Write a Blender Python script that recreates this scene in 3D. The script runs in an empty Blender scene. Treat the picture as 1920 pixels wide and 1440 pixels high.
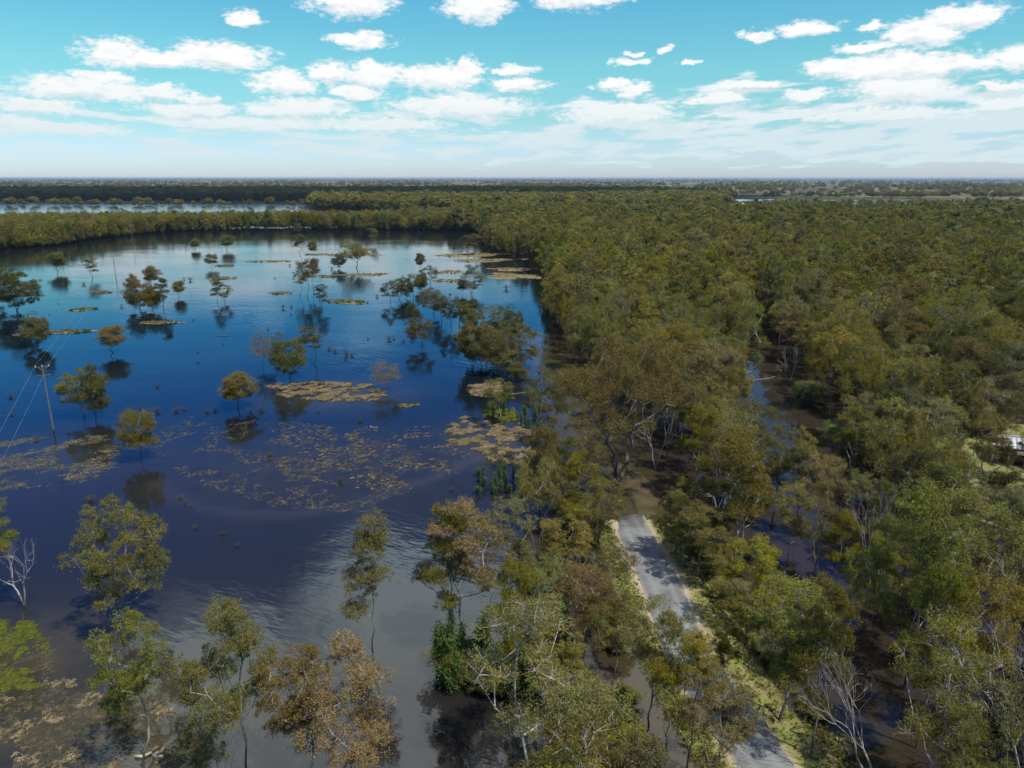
import bpy, math, random
import numpy as np
from mathutils import Vector, noise as MN
R = math.radians
PI = math.pi
scene = bpy.context.scene
COL = scene.collection
rng = np.random.default_rng(7)
random.seed(7)

# ------------------------------------------------------------------ camera
CAM_H = 50.0
PITCH = R(15.76)
FPX = 1371.0                      # focal length in photograph pixels (1920 wide)
cam_d = bpy.data.cameras.new('camera')
cam_d.sensor_width = 36.0
cam_d.lens = 36.0 * FPX / 1920.0
cam_d.clip_start = 0.5
cam_d.clip_end = 90000.0
cam = bpy.data.objects.new('camera', cam_d)
COL.objects.link(cam)
cam.location = (0, 0, CAM_H)
cam.rotation_euler = (PI / 2 - PITCH, 0, 0)
scene.camera = cam
SP, CP = math.sin(PITCH), math.cos(PITCH)

# ------------------------------------------------------------------ light
SUN_EL = R(61)
SUN_AZ = R(128)                   # clockwise from +Y: the sun stands to the right, a little behind the camera
SKY_STRENGTH = 0.10
sun_d = bpy.data.lights.new('sun', 'SUN')
sun_d.energy = 5.0
sun_d.angle = R(0.53)
sun_d.color = (1.0, 0.95, 0.86)
sun = bpy.data.objects.new('sun', sun_d)
COL.objects.link(sun)
sdir = Vector((math.sin(SUN_AZ) * math.cos(SUN_EL), math.cos(SUN_AZ) * math.cos(SUN_EL), math.sin(SUN_EL)))
sun.rotation_euler = sdir.to_track_quat('Z', 'Y').to_euler()
sun.location = (0, 0, 400)
scene.view_settings.view_transform = 'Standard'
scene.view_settings.look = 'None'
scene.view_settings.exposure = 0.0
scene.view_settings.gamma = 1.0
scene.view_settings.use_curve_mapping = False
scene.cycles.use_denoising = True
scene.cycles.max_bounces = 6
scene.cycles.diffuse_bounces = 3
scene.cycles.glossy_bounces = 3
scene.cycles.transmission_bounces = 4
scene.cycles.transparent_max_bounces = 4
scene.cycles.volume_bounces = 0
scene.cycles.use_adaptive_sampling = True
scene.cycles.adaptive_threshold = 0.02
scene.cycles.caustics_reflective = False
scene.cycles.caustics_refractive = False
scene.cycles.sample_clamp_indirect = 4.0


class NT:
    """small helper to write node trees as expressions"""
    def __init__(self, tree):
        self.t = tree
        self.n = tree.nodes
        self.l = tree.links

    def new(self, typ, **kw):
        nd = self.n.new(typ)
        for k, v in kw.items():
            setattr(nd, k, v)
        return nd

    def put(self, sock, v):
        if v is None:
            return
        if isinstance(v, bpy.types.NodeSocket):
            self.l.new(v, sock)
        else:
            sock.default_value = v

    def m(self, op, a, b=None, c=None, clamp=False):
        nd = self.new('ShaderNodeMath', operation=op, use_clamp=clamp)
        self.put(nd.inputs[0], a); self.put(nd.inputs[1], b); self.put(nd.inputs[2], c)
        return nd.outputs[0]

    def v(self, op, a, b=None, c=None, scale=None):
        nd = self.new('ShaderNodeVectorMath', operation=op)
        self.put(nd.inputs[0], a); self.put(nd.inputs[1], b)
        if c is not None: self.put(nd.inputs[2], c)
        if scale is not None: self.put(nd.inputs['Scale'], scale)
        return nd.outputs['Value'] if op in ('LENGTH', 'DOT_PRODUCT', 'DISTANCE') else nd.outputs[0]

    def mix(self, f, a, b, mode='MIX'):
        nd = self.new('ShaderNodeMix', data_type='RGBA', blend_type=mode)
        nd.clamp_factor = True
        self.put(nd.inputs['Factor'], f)
        ia = [s for s in nd.inputs if s.name == 'A' and s.type == 'RGBA'][0]
        ib = [s for s in nd.inputs if s.name == 'B' and s.type == 'RGBA'][0]
        self.put(ia, a if isinstance(a, bpy.types.NodeSocket) else (*a, 1) if len(a) == 3 else a)
        self.put(ib, b if isinstance(b, bpy.types.NodeSocket) else (*b, 1) if len(b) == 3 else b)
        return [s for s in nd.outputs if s.type == 'RGBA'][0]

    def noise(self, vec, scale, detail=3, rough=0.5, dist=0.0, out='Fac'):
        nd = self.new('ShaderNodeTexNoise')
        self.put(nd.inputs['Vector'], vec)
        nd.inputs['Scale'].default_value = scale
        nd.inputs['Detail'].default_value = detail
        nd.inputs['Roughness'].default_value = rough
        nd.inputs['Distortion'].default_value = dist
        return nd.outputs[out]

    def rng(self, x, a, b, c=0.0, d=1.0, smooth=False):
        nd = self.new('ShaderNodeMapRange')
        if smooth: nd.interpolation_type = 'SMOOTHSTEP'
        self.put(nd.inputs[0], x)
        for i, q in enumerate((a, b, c, d)):
            self.put(nd.inputs[i + 1], q)
        return nd.outputs[0]

    def ramp(self, f, stops):
        nd = self.new('ShaderNodeValToRGB')
        cr = nd.color_ramp
        while len(cr.elements) < len(stops):
            cr.elements.new(0.5)
        for e, (p, c) in zip(cr.elements, stops):
            e.position = p
            e.color = (*c, 1)
        self.put(nd.inputs[0], f)
        return nd.outputs[0]


# ------------------------------------------------------------------ world
world = bpy.data.worlds.new('World')
scene.world = world
world.use_nodes = True
W = NT(world.node_tree)
W.n.clear()
w_out = W.new('ShaderNodeOutputWorld')
bg = W.new('ShaderNodeBackground')
sky = W.new('ShaderNodeTexSky')
sky.sky_type = 'NISHITA'
sky.sun_disc = False
sky.sun_elevation = SUN_EL
sky.sun_rotation = SUN_AZ
sky.altitude = 100
sky.air_density = 1.0
sky.dust_density = 0.4
sky.ozone_density = 1.0
tc = W.new('ShaderNodeTexCoord')
D = W.v('NORMALIZE', tc.outputs['Generated'])
sx = W.new('ShaderNodeSeparateXYZ'); W.put(sx.inputs[0], D)
az = W.m('ARCTAN2', sx.outputs[0], sx.outputs[1])
el = W.m('ARCSINE', sx.outputs[2])
elp = W.m('MAXIMUM', el, 0.0)
cmb = W.new('ShaderNodeCombineXYZ'); W.put(cmb.inputs[0], az); W.put(cmb.inputs[1], el)
AE = cmb.outputs[0]
# clear-sky tint by elevation (cyan sky of the photograph, deeper blue towards the zenith)
tint = W.ramp(W.m('DIVIDE', elp, PI / 2), [
    (0.0, (0.92, 1.14, 1.62)), (0.02, (0.92, 1.16, 1.62)), (0.045, (0.72, 1.16, 1.24)), (0.085, (0.66, 1.34, 1.24)),
    (0.135, (0.52, 1.32, 1.36)), (0.24, (0.22, 0.70, 1.40)), (0.45, (0.30, 0.72, 1.50)), (1.0, (0.30, 0.60, 1.5))])
clear = W.mix(1.0, sky.outputs[0], tint, 'MULTIPLY')

def dir_of(px, py):
    u, v = (px - 960) / FPX, (py - 720) / FPX
    d = Vector((u, CP - v * SP, -SP - v * CP)).normalized()
    return math.atan2(d.x, d.y), math.asin(d.z)

# warp for ragged edges
n1 = W.noise(W.v('MULTIPLY', AE, (1.0, 2.2, 1.0)), 26.0, 5, 0.6, out='Color')
n1c = W.v('SUBTRACT', n1, (0.5, 0.5, 0.5))
n2 = W.noise(W.v('MULTIPLY', AE, (1.0, 2.0, 1.0)), 95.0, 4, 0.62)
AEw = W.v('MULTIPLY_ADD', n1c, (0.075, 0.022, 0.0), AE)
CL = [(215, 100, 62, 26), (300, 108, 60, 14), (410, 106, 95, 25), (465, 37, 38, 13), (657, 2, 88, 27), (675, 77, 54, 16),
      (895, 4, 66, 34), (1092, -4, 88, 22), (165, 168, 125, 21), (190, 146, 38, 13), (300, 172, 50, 12), (370, 184, 40, 9),
      (355, 206, 88, 16), (560, 203, 104, 19), (535, 155, 56, 25), (622, 138, 36, 22), (700, 140, 60, 26), (820, 146, 88, 26),
      (880, 128, 26, 18), (665, 174, 54, 14), (965, 132, 44, 12), (970, 160, 50, 14), (60, 200, 70, 15), (50, 229, 56, 9),
      (1150, 158, 30, 14), (1185, 172, 34, 14), (1425, 66, 28, 11), (1512, 52, 52, 14), (1638, 46, 26, 8),
      (1800, 32, 68, 21), (1725, 60, 62, 24), (1625, 87, 50, 10), (1560, 128, 40, 18), (1680, 124, 140, 26), (1690, 168, 92, 23),
      (1800, 122, 60, 14), (1905, 110, 40, 20), (1345, 184, 56, 11), (1400, 160, 78, 8), (1520, 178, 46, 13), (1180, 97, 17, 5),
      (1185, 114, 42, 7), (1250, 95, 17, 6), (1290, 117, 18, 4), (860, 200, 150, 22), (1160, 214, 120, 24), (1640, 215, 150, 15),
      (1895, 195, 60, 14), (1890, 160, 45, 8), (110, 240, 120, 12), (480, 232, 170, 13), (720, 232, 140, 14)]
acc = None; acc2 = None
AEup = W.v('ADD', AEw, (0.0, 0.0075, 0.0))
for (cx, cy, hw, hh) in CL:
    a, e = dir_of(cx, cy)
    sw, sh = 1.0 / (hw / FPX * 1.02), 1.0 / (hh / FPX * 1.04)
    q = W.v('LENGTH', W.v('MULTIPLY_ADD', AEw, (sw, sh, 0.0), (-a * sw, -e * sh, 0.0)))
    acc = q if acc is None else W.m('SMOOTH_MIN', acc, q, 0.2)
    q = W.v('LENGTH', W.v('MULTIPLY_ADD', AEup, (sw, sh, 0.0), (-a * sw, -e * sh, 0.0)))
    acc2 = q if acc2 is None else W.m('MINIMUM', acc2, q)
blob = W.m('SUBTRACT', 1.0, acc)
f1 = W.m('ADD', blob, W.m('MULTIPLY', W.m('SUBTRACT', n2, 0.5), 1.15))
mask1 = W.rng(f1, -0.06, 0.50, 0, 1, True)
base_ = W.rng(W.m('SUBTRACT', acc, acc2), -0.05, 0.55)
# low stratocumulus deck that thickens to the horizon, seen in perspective
inv = W.m('DIVIDE', 1.0, W.m('ADD', W.m('MAXIMUM', sx.outputs[2], 0.0), 0.028))
flat = W.v('SCALE', D, scale=inv)
flat = W.v('MULTIPLY', flat, (1.0, 1.0, 0.0))
cz_ = W.new('ShaderNodeCombineXYZ')
W.put(cz_.inputs[0], W.m('MULTIPLY', W.m('DIVIDE', az, W.m('ADD', elp, 0.12)), 2.1))
W.put(cz_.inputs[1], W.m('MULTIPLY', W.m('LOGARITHM', W.m('ADD', elp, 0.04), math.e), 5.5))
n3 = W.noise(cz_.outputs[0], 1.0, 6, 0.58, 0.15)
cov = W.ramp(W.m('DIVIDE', elp, R(14)), [(0.0, (0.20,) * 3), (0.08, (0.50,) * 3), (0.22, (0.54,) * 3), (0.36, (0.49,) * 3), (0.47, (0.38,) * 3), (0.60, (0.20,) * 3), (1.0, (0.10,) * 3)])
side = W.rng(az, -0.65, 0.5, -0.07, 0.05)
thr = W.m('SUBTRACT', 0.98, W.m('ADD', cov, side))
mask2 = W.rng(W.m('SUBTRACT', n3, thr), -0.03, 0.10, 0, 0.9, True)
# scattered cumulus higher up, out of the frame
n4 = W.noise(W.v('SCALE', D, scale=3.4), 1.0, 6, 0.58, 0.2)
hi = W.rng(el, R(48), R(60), 0, 1, True)
mask3 = W.m('MULTIPLY', W.rng(n4, 0.53, 0.66, 0, 0.9, True), hi)
nb = W.noise(AE, 5.0, 5, 0.6, out='Color')
AEb = W.v('MULTIPLY_ADD', W.v('SUBTRACT', nb, (0.5, 0.5, 0.5)), (0.35, 0.22, 0.0), AE)
accb = None
for (a, e, sa, se) in ((-0.10, 0.60, 0.26, 0.15), (-0.36, 0.76, 0.36, 0.13), (0.18, 0.68, 0.26, 0.17), (-0.46, 0.68, 0.20, 0.16), (0.05, 0.82, 0.7, 0.16), (-0.80, 0.95, 0.4, 0.14)):
    q = W.v('LENGTH', W.v('MULTIPLY_ADD', AEb, (1 / sa, 1 / se, 0.0), (-a / sa, -e / se, 0.0)))
    accb = q if accb is None else W.m('SMOOTH_MIN', accb, q, 0.3)
mask4 = W.rng(accb, 1.05, 0.55, 0, 1, True)
mask = W.m('MAXIMUM', W.m('MAXIMUM', mask1, mask2), W.m('MAXIMUM', mask3, mask4))
shade = W.rng(W.m('ADD', W.m('MULTIPLY', W.noise(W.v('MULTIPLY', AE, (1.0, 2.6, 1.0)), 42.0, 4, 0.6), 0.8), W.m('MULTIPLY', base_, -0.30)), 0.08, 0.42, 0, 1, True)
K = 1.0 / SKY_STRENGTH
ccol = W.mix(shade, (0.74 * K, 0.82 * K, 0.87 * K), (1.0 * K, 1.0 * K, 1.0 * K))
lowc = W.mix(W.rng(el, R(1.0), R(7.5), 1, 0, True), ccol, (0.68 * K, 0.82 * K, 0.86 * K))
hic = W.mix(W.rng(el, R(14), R(26)), lowc, (1.7 * K, 1.75 * K, 1.8 * K))
skycol = W.mix(mask, clear, hic)
W.put(bg.inputs[0], skycol)
bg.inputs[1].default_value = SKY_STRENGTH
W.l.new(bg.outputs[0], w_out.inputs[0])
world.cycles.sampling_method = 'MANUAL'
world.cycles.sample_map_resolution = 512


# ------------------------------------------------------------------ pixel geometry helpers
def G(px, py, z=0.0):
    """ground point under a pixel of the photograph"""
    u, v = (px - 960) / FPX, (py - 720) / FPX
    zc = (CAM_H - z) / (SP + v * CP)
    return u * zc, zc * (CP - v * SP)

def proj(x, y, z=0.0):
    Dz = CAM_H - z
    zc = y * CP + Dz * SP
    return 960 + FPX * x / zc, 720 + FPX * (Dz * CP - y * SP) / zc, zc

def height_at(y, py_top):
    v = (py_top - 720) / FPX
    return CAM_H - y * (SP + v * CP) / (CP - v * SP)

def projn(x, y):
    zc = y * CP + CAM_H * SP
    return 960 + FPX * x / zc, 720 + FPX * (CAM_H * CP - y * SP) / zc, zc

def inpoly(x, y, poly):
    x = np.asarray(x); y = np.asarray(y)
    r = np.zeros(x.shape, bool)
    n = len(poly)
    j = n - 1
    for i in range(n):
        xi, yi = poly[i]; xj, yj = poly[j]
        c = ((yi > y) != (yj > y)) & (x < (xj - xi) * (y - yi) / (yj - yi + 1e-12) + xi)
        r ^= c
        j = i
    return r

def polydist(x, y, line):
    """distance to a world polyline"""
    d = np.full(np.shape(x), 1e9)
    for (ax, ay), (bx, by) in zip(line[:-1], line[1:]):
        vx, vy = bx - ax, by - ay
        t = np.clip(((x - ax) * vx + (y - ay) * vy) / (vx * vx + vy * vy), 0, 1)
        d = np.minimum(d, np.hypot(x - ax - t * vx, y - ay - t * vy))
    return d


# ------------------------------------------------------------------ object helpers
def tag(o, label=None, cat=None, group=None, kind=None):
    if label: o['label'] = label
    if cat: o['category'] = cat
    if group: o['group'] = group
    if kind: o['kind'] = kind
    return o

def mesh(name, V, F, mat=None, smooth=False, attrs=None, mat_idx=None):
    """V (n,3); F list of (m,k) int arrays of equal or mixed k"""
    me = bpy.data.meshes.new(name)
    V = np.asarray(V, np.float32)
    if not isinstance(F, (list, tuple)) or (len(F) and not hasattr(F[0], 'shape')):
        F = [np.asarray(F)]
    F = [np.asarray(f, np.int32) for f in F if len(f)]
    me.vertices.add(len(V)); me.vertices.foreach_set('co', V.ravel())
    loops = np.concatenate([f.ravel() for f in F])
    cnt = np.concatenate([np.full(len(f), f.shape[1], np.int32) for f in F])
    start = np.concatenate([[0], np.cumsum(cnt)[:-1]]).astype(np.int32)
    me.loops.add(len(loops)); me.loops.foreach_set('vertex_index', loops)
    me.polygons.add(len(cnt)); me.polygons.foreach_set('loop_start', start)
    try:
        me.polygons.foreach_set('loop_total', cnt)
    except Exception:
        pass
    if mat_idx is not None: me.polygons.foreach_set('material_index', np.asarray(mat_idx, np.int32))
    if attrs:
        for an, (dom, arr) in attrs.items():
            at = me.attributes.new(an, 'FLOAT', dom)
            at.data.foreach_set('value', np.asarray(arr, np.float32))
    me.update(calc_edges=True)
    if smooth: me.polygons.foreach_set('use_smooth', np.ones(len(cnt), bool))
    if mat is not None:
        for mm in (mat if isinstance(mat, (list, tuple)) else [mat]):
            me.materials.append(mm)
    return me

def obj(name, me, parent=None, loc=None):
    o = bpy.data.objects.new(name, me)
    COL.objects.link(o)
    if parent is not None: o.parent = parent
    if loc is not None: o.location = loc
    return o

def empty(name, loc, rz=0.0, **kw):
    o = bpy.data.objects.new(name, None)
    o.empty_display_size = 0.5
    COL.objects.link(o)
    o.location = loc; o.rotation_euler = (0, 0, rz)
    return tag(o, **kw)

class MB:
    """collects boxes and tubes"""
    def __init__(s):
        s.V = []; s.Q = []; s.n = 0
    def add(s, V, Q):
        s.V.append(np.asarray(V, float)); s.Q.append(np.asarray(Q) + s.n); s.n += len(V)
    def box(s, c, d, rz=0.0, tilt=0.0):
        x, y, z = [q / 2 for q in d]
        P = np.array([(-x, -y, -z), (x, -y, -z), (x, y, -z), (-x, y, -z), (-x, -y, z), (x, -y, z), (x, y, z), (-x, y, z)])
        ct, st = math.cos(tilt), math.sin(tilt)
        P = P @ np.array([[ct, 0, -st], [0, 1, 0], [st, 0, ct]]).T
        cz, sz = math.cos(rz), math.sin(rz)
        P = P @ np.array([[cz, sz, 0], [-sz, cz, 0], [0, 0, 1]])
        s.add(P + np.array(c), [(0, 3, 2, 1), (4, 5, 6, 7), (0, 1, 5, 4), (1, 2, 6, 5), (2, 3, 7, 6), (3, 0, 4, 7)])
    def tube(s, pts, rad, sides=6):
        pts = np.asarray(pts, float)
        rad = np.broadcast_to(rad, (len(pts),))
        tang = np.gradient(pts, axis=0)
        tang /= np.linalg.norm(tang, axis=1)[:, None] + 1e-9
        V = []
        for p, t, r in zip(pts, tang, rad):
            a = np.cross(t, (0, 0, 1.0) if abs(t[2]) < 0.9 else (1.0, 0, 0)); a /= np.linalg.norm(a)
            b = np.cross(t, a)
            th = np.arange(sides) / sides * 2 * PI
            V.append(p + r * (np.cos(th)[:, None] * a + np.sin(th)[:, None] * b))
        V = np.concatenate(V)
        Q = []
        for i in range(len(pts) - 1):
            for k in range(sides):
                k2 = (k + 1) % sides
                Q.append((i * sides + k, i * sides + k2, (i + 1) * sides + k2, (i + 1) * sides + k))
        s.add(V, Q)
    def mesh(s, name, mat, smooth=False):
        return mesh(name, np.concatenate(s.V), [np.concatenate(s.Q)], mat, smooth)


# ------------------------------------------------------------------ materials
def material(name):
    mt = bpy.data.materials.new(name)
    mt.use_nodes = True
    N = NT(mt.node_tree)
    N.n.clear()
    out = N.new('ShaderNodeOutputMaterial')
    return mt, N, out

def principled(N, out, col, rough=0.8, spec=0.3, bump=None, bstr=0.3, bdist=0.1):
    p = N.new('ShaderNodeBsdfPrincipled')
    N.put(p.inputs['Base Color'], col if isinstance(col, bpy.types.NodeSocket) else (*col, 1))
    N.put(p.inputs['Roughness'], rough)
    p.inputs['Specular IOR Level'].default_value = spec
    if bump is not None:
        b = N.new('ShaderNodeBump')
        b.inputs['Strength'].default_value = bstr
        b.inputs['Distance'].default_value = bdist
        N.put(b.inputs['Height'], bump)
        N.l.new(b.outputs[0], p.inputs['Normal'])
    N.l.new(p.outputs[0], out.inputs[0])
    return p

def pos(N):
    return N.new('ShaderNodeNewGeometry').outputs['Position']

def attr(N, name, out='Fac'):
    a = N.new('ShaderNodeAttribute', attribute_name=name)
    return a.outputs[out]

def leaf_material(name, rust=0.28, gloss=0.12, fixed=None):
    mt, N, out = material(name)
    oi = N.new('ShaderNodeObjectInfo')
    t = attr(N, 'tint')
    base = oi.outputs['Color'] if fixed is None else (*fixed, 1)
    h = N.new('ShaderNodeHueSaturation')
    N.put(h.inputs['Color'], base)
    N.put(h.inputs['Hue'], N.rng(oi.outputs['Random'], 0, 1, 0.487, 0.511))
    N.put(h.inputs['Saturation'], N.rng(N.m('FRACT', N.m('MULTIPLY', oi.outputs['Random'], 7.31)), 0, 1, 0.72, 1.1))
    N.put(h.inputs['Value'], N.m('MULTIPLY', N.rng(t, 0, 1, 0.62, 1.45), N.rng(N.m('FRACT', N.m('MULTIPLY', oi.outputs['Random'], 13.7)), 0, 1, 0.62, 1.38)))
    c = h.outputs[0]
    # reddish new growth on some sprays
    tco = N.new('ShaderNodeTexCoord').outputs['Object']
    pn = N.noise(tco, 0.33, 2, 0.5)
    c = N.mix(N.rng(pn, 0.42, 0.60, 0.0, 0.55), c, (0.17, 0.155, 0.024))
    rr = N.rng(N.m('ADD', t, N.m('MULTIPLY', pn, 0.25)), 0.85, 1.12, 0, rust)
    c = N.mix(rr, c, (0.24, 0.095, 0.03))
    d = N.new('ShaderNodeBsdfPrincipled')
    N.put(d.inputs['Base Color'], c)
    d.inputs['Roughness'].default_value = 0.55
    d.inputs['Specular IOR Level'].default_value = gloss
    tr = N.new('ShaderNodeBsdfTranslucent')
    N.put(tr.inputs['Color'], N.mix(1.0, c, (1.15, 1.2, 0.6), 'MULTIPLY'))
    mx = N.new('ShaderNodeMixShader')
    mx.inputs[0].default_value = 0.28
    N.l.new(d.outputs[0], mx.inputs[1]); N.l.new(tr.outputs[0], mx.inputs[2])
    N.l.new(mx.outputs[0], out.inputs[0])
    return mt

LEAF = leaf_material('gum_leaves')

def bark_material(name, pale, dark, stain=3.0):
    mt, N, out = material(name)
    tcn = N.new('ShaderNodeTexCoord')
    o = tcn.outputs['Object']
    n = N.noise(N.v('MULTIPLY', o, (1.0, 1.0, 0.25)), 2.2, 4, 0.6)
    c = N.mix(N.rng(n, 0.38, 0.62), pale, dark)
    s = N.new('ShaderNodeSeparateXYZ'); N.put(s.inputs[0], o)
    low = N.rng(N.m('ADD', s.outputs[2], N.m('MULTIPLY', n, 3.0)), stain * 0.6 + 1.5, stain + 2.5, 0.85, 0.0)
    c = N.mix(low, c, (0.05, 0.038, 0.03))
    principled(N, out, c, 0.85, 0.2, bump=n, bstr=0.4, bdist=0.05)
    return mt

BARK = bark_material('gum_bark', (0.38, 0.34, 0.29), (0.15, 0.12, 0.095), 3.0)
BARK_PALE = bark_material('pale_bark', (0.52, 0.48, 0.44), (0.30, 0.27, 0.24), 1.5)
BARK_GREY = bark_material('grey_bark', (0.24, 0.205, 0.17), (0.11, 0.09, 0.07), 3.0)
BARK_DEAD = bark_material('dead_wood', (0.50, 0.47, 0.46), (0.34, 0.31, 0.30), 0.5)


# ------------------------------------------------------------------ tree generator
def tubes_np(segs, sides):
    """segs: list of (p0,p1,r0,r1) arrays -> verts, quads"""
    P0 = np.array([s[0] for s in segs]); P1 = np.array([s[1] for s in segs])
    R0 = np.array([s[2] for s in segs]); R1 = np.array([s[3] for s in segs])
    T = P1 - P0
    T /= np.linalg.norm(T, axis=1)[:, None] + 1e-9
    ref = np.where(np.abs(T[:, 2:3]) < 0.95, np.array([[0, 0, 1.0]]), np.array([[1.0, 0, 0]]))
    A = np.cross(T, ref); A /= np.linalg.norm(A, axis=1)[:, None] + 1e-9
    B = np.cross(T, A)
    th = np.arange(sides) / sides * 2 * PI
    ring = np.cos(th)[None, :, None] * A[:, None, :] + np.sin(th)[None, :, None] * B[:, None, :]
    V0 = P0[:, None, :] + ring * R0[:, None, None]
    V1 = P1[:, None, :] + T[:, None, :] * (R1[:, None, None] * 0.3) + ring * R1[:, None, None]
    V = np.concatenate([V0, V1], axis=1).reshape(-1, 3)
    base = (np.arange(len(segs)) * 2 * sides)[:, None]
    k = np.arange(sides); k2 = (k + 1) % sides
    q = np.stack([k, k2, k2 + sides, k + sides], 1)
    Q = (base[:, :, None] + q[None]).reshape(-1, 4)
    return V, Q

def skeleton(rs, H, stems, clumps, fork, lean, rad_k, wob=1.0):
    """trunk(s) up to `fork`*H then every clump centre is wired to the nearest fitting node"""
    nodes = [np.array([0, 0, -0.4])]; par = [-1]; trunkish = [True]
    for s in range(stems):
        a = rs.uniform(0, 2 * PI) + s * 2 * PI / stems
        ln = lean * (1 if stems == 1 else rs.uniform(0.7, 1.3))
        top = fork * H * rs.uniform(0.85, 1.1)
        prev = 0
        nseg = 7
        ox, oy = 0.0, 0.0
        for i in range(1, nseg + 1):
            f = i / nseg
            ox += rs.normal(0, 0.012 * H * wob); oy += rs.normal(0, 0.012 * H * wob)
            p = np.array([math.cos(a) * ln * H * f ** 1.2 + ox, math.sin(a) * ln * H * f ** 1.2 + oy, top * f])
            nodes.append(p); par.append(prev); trunkish.append(True); prev = len(nodes) - 1
    tips = []
    order = np.argsort([c[2] + 0.8 * math.hypot(c[0], c[1]) for c in clumps])
    for ci in order:
        c = np.array(clumps[ci])
        N_ = np.array(nodes)
        d = c - N_
        hd = np.hypot(d[:, 0], d[:, 1]); dist = np.linalg.norm(d, axis=1)
        cost = dist + np.where(d[:, 2] < 0.45 * hd, 6 * (0.45 * hd - d[:, 2]), 0) + np.where(N_[:, 2] < 0.18 * H, 0.4 * H, 0)
        j = int(np.argmin(cost))
        p0 = nodes[j]
        L = dist[j]
        n = max(1, int(round(L / (0.085 * H))))
        prev = j
        for i in range(1, n + 1):
            f = i / n
            bulge = math.sin(f * PI) * 0.10 * L
            p = p0 + (c - p0) * f + np.array([0, 0, -bulge]) + (rs.normal(0, 0.025 * L * wob, 3) if i < n else 0)
            nodes.append(p); par.append(prev); trunkish.append(False); prev = len(nodes) - 1
        tips.append(prev)
    nodes = np.array(nodes)
    n = len(nodes)
    e = 2.25
    acc_ = np.zeros(n)
    kids = np.zeros(n, int)
    for i in range(1, n): kids[par[i]] += 1
    tip = 0.0016 * H * rad_k
    for i in range(n - 1, 0, -1):
        if kids[i] == 0: acc_[i] += tip ** e
        acc_[par[i]] += acc_[i]
    r = acc_ ** (1 / e)
    zz = np.clip(1 - nodes[:, 2] / (0.12 * H), 0, 1)
    r = r * (1 + 0.35 * zz * np.array(trunkish))
    segs = [(nodes[par[i]], nodes[i], min(r[par[i]], r[i] * 1.35 if not trunkish[i] else r[par[i]]), r[i]) for i in range(1, n)]
    return segs, nodes, tips

def leaves_np(rs, C, rad, flat, per, nspray, size, aspect, droop, spread=0.26):
    """clumps of sprays of rhombic leaves"""
    C = np.asarray(C); K = len(C)
    nc = K * nspray
    cen = np.repeat(C, nspray, axis=0)
    rr = np.repeat(rad, nspray)
    d = rs.normal(size=(nc, 3)); d[:, 2] = np.abs(d[:, 2]) * 0.9 - 0.28
    d /= np.linalg.norm(d, axis=1)[:, None]
    d *= (rs.uniform(0.25, 1.0, nc) ** 0.55)[:, None]
    d[:, 2] *= flat
    S = cen + d * rr[:, None]
    stint = np.clip(0.5 + 0.24 * rs.normal(size=nc) + 0.1 * np.repeat(rs.normal(size=K), nspray), 0, 1)
    L = np.repeat(S, per, axis=0) + rs.normal(size=(nc * per, 3)) * (np.repeat(rr, per)[:, None] * spread * np.array([1, 1, 0.8]))
    n = len(L)
    t = rs.normal(size=(n, 3)); t[:, 2] -= droop
    t /= np.linalg.norm(t, axis=1)[:, None]
    w = np.cross(t, rs.normal(size=(n, 3))); w /= np.linalg.norm(w, axis=1)[:, None] + 1e-9
    sz = size * rs.uniform(0.65, 1.35, n)
    t *= (sz / 2)[:, None]; w *= (sz * aspect / 2)[:, None]
    V = np.stack([L - t, L + w - t * 0.1, L + t, L - w - t * 0.1], 1).reshape(-1, 3)
    F = np.arange(n * 4).reshape(n, 4)
    ti = np.clip(np.repeat(stint, per) + rs.normal(0, 0.12, n), 0, 1)
    return V, F, ti

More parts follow.
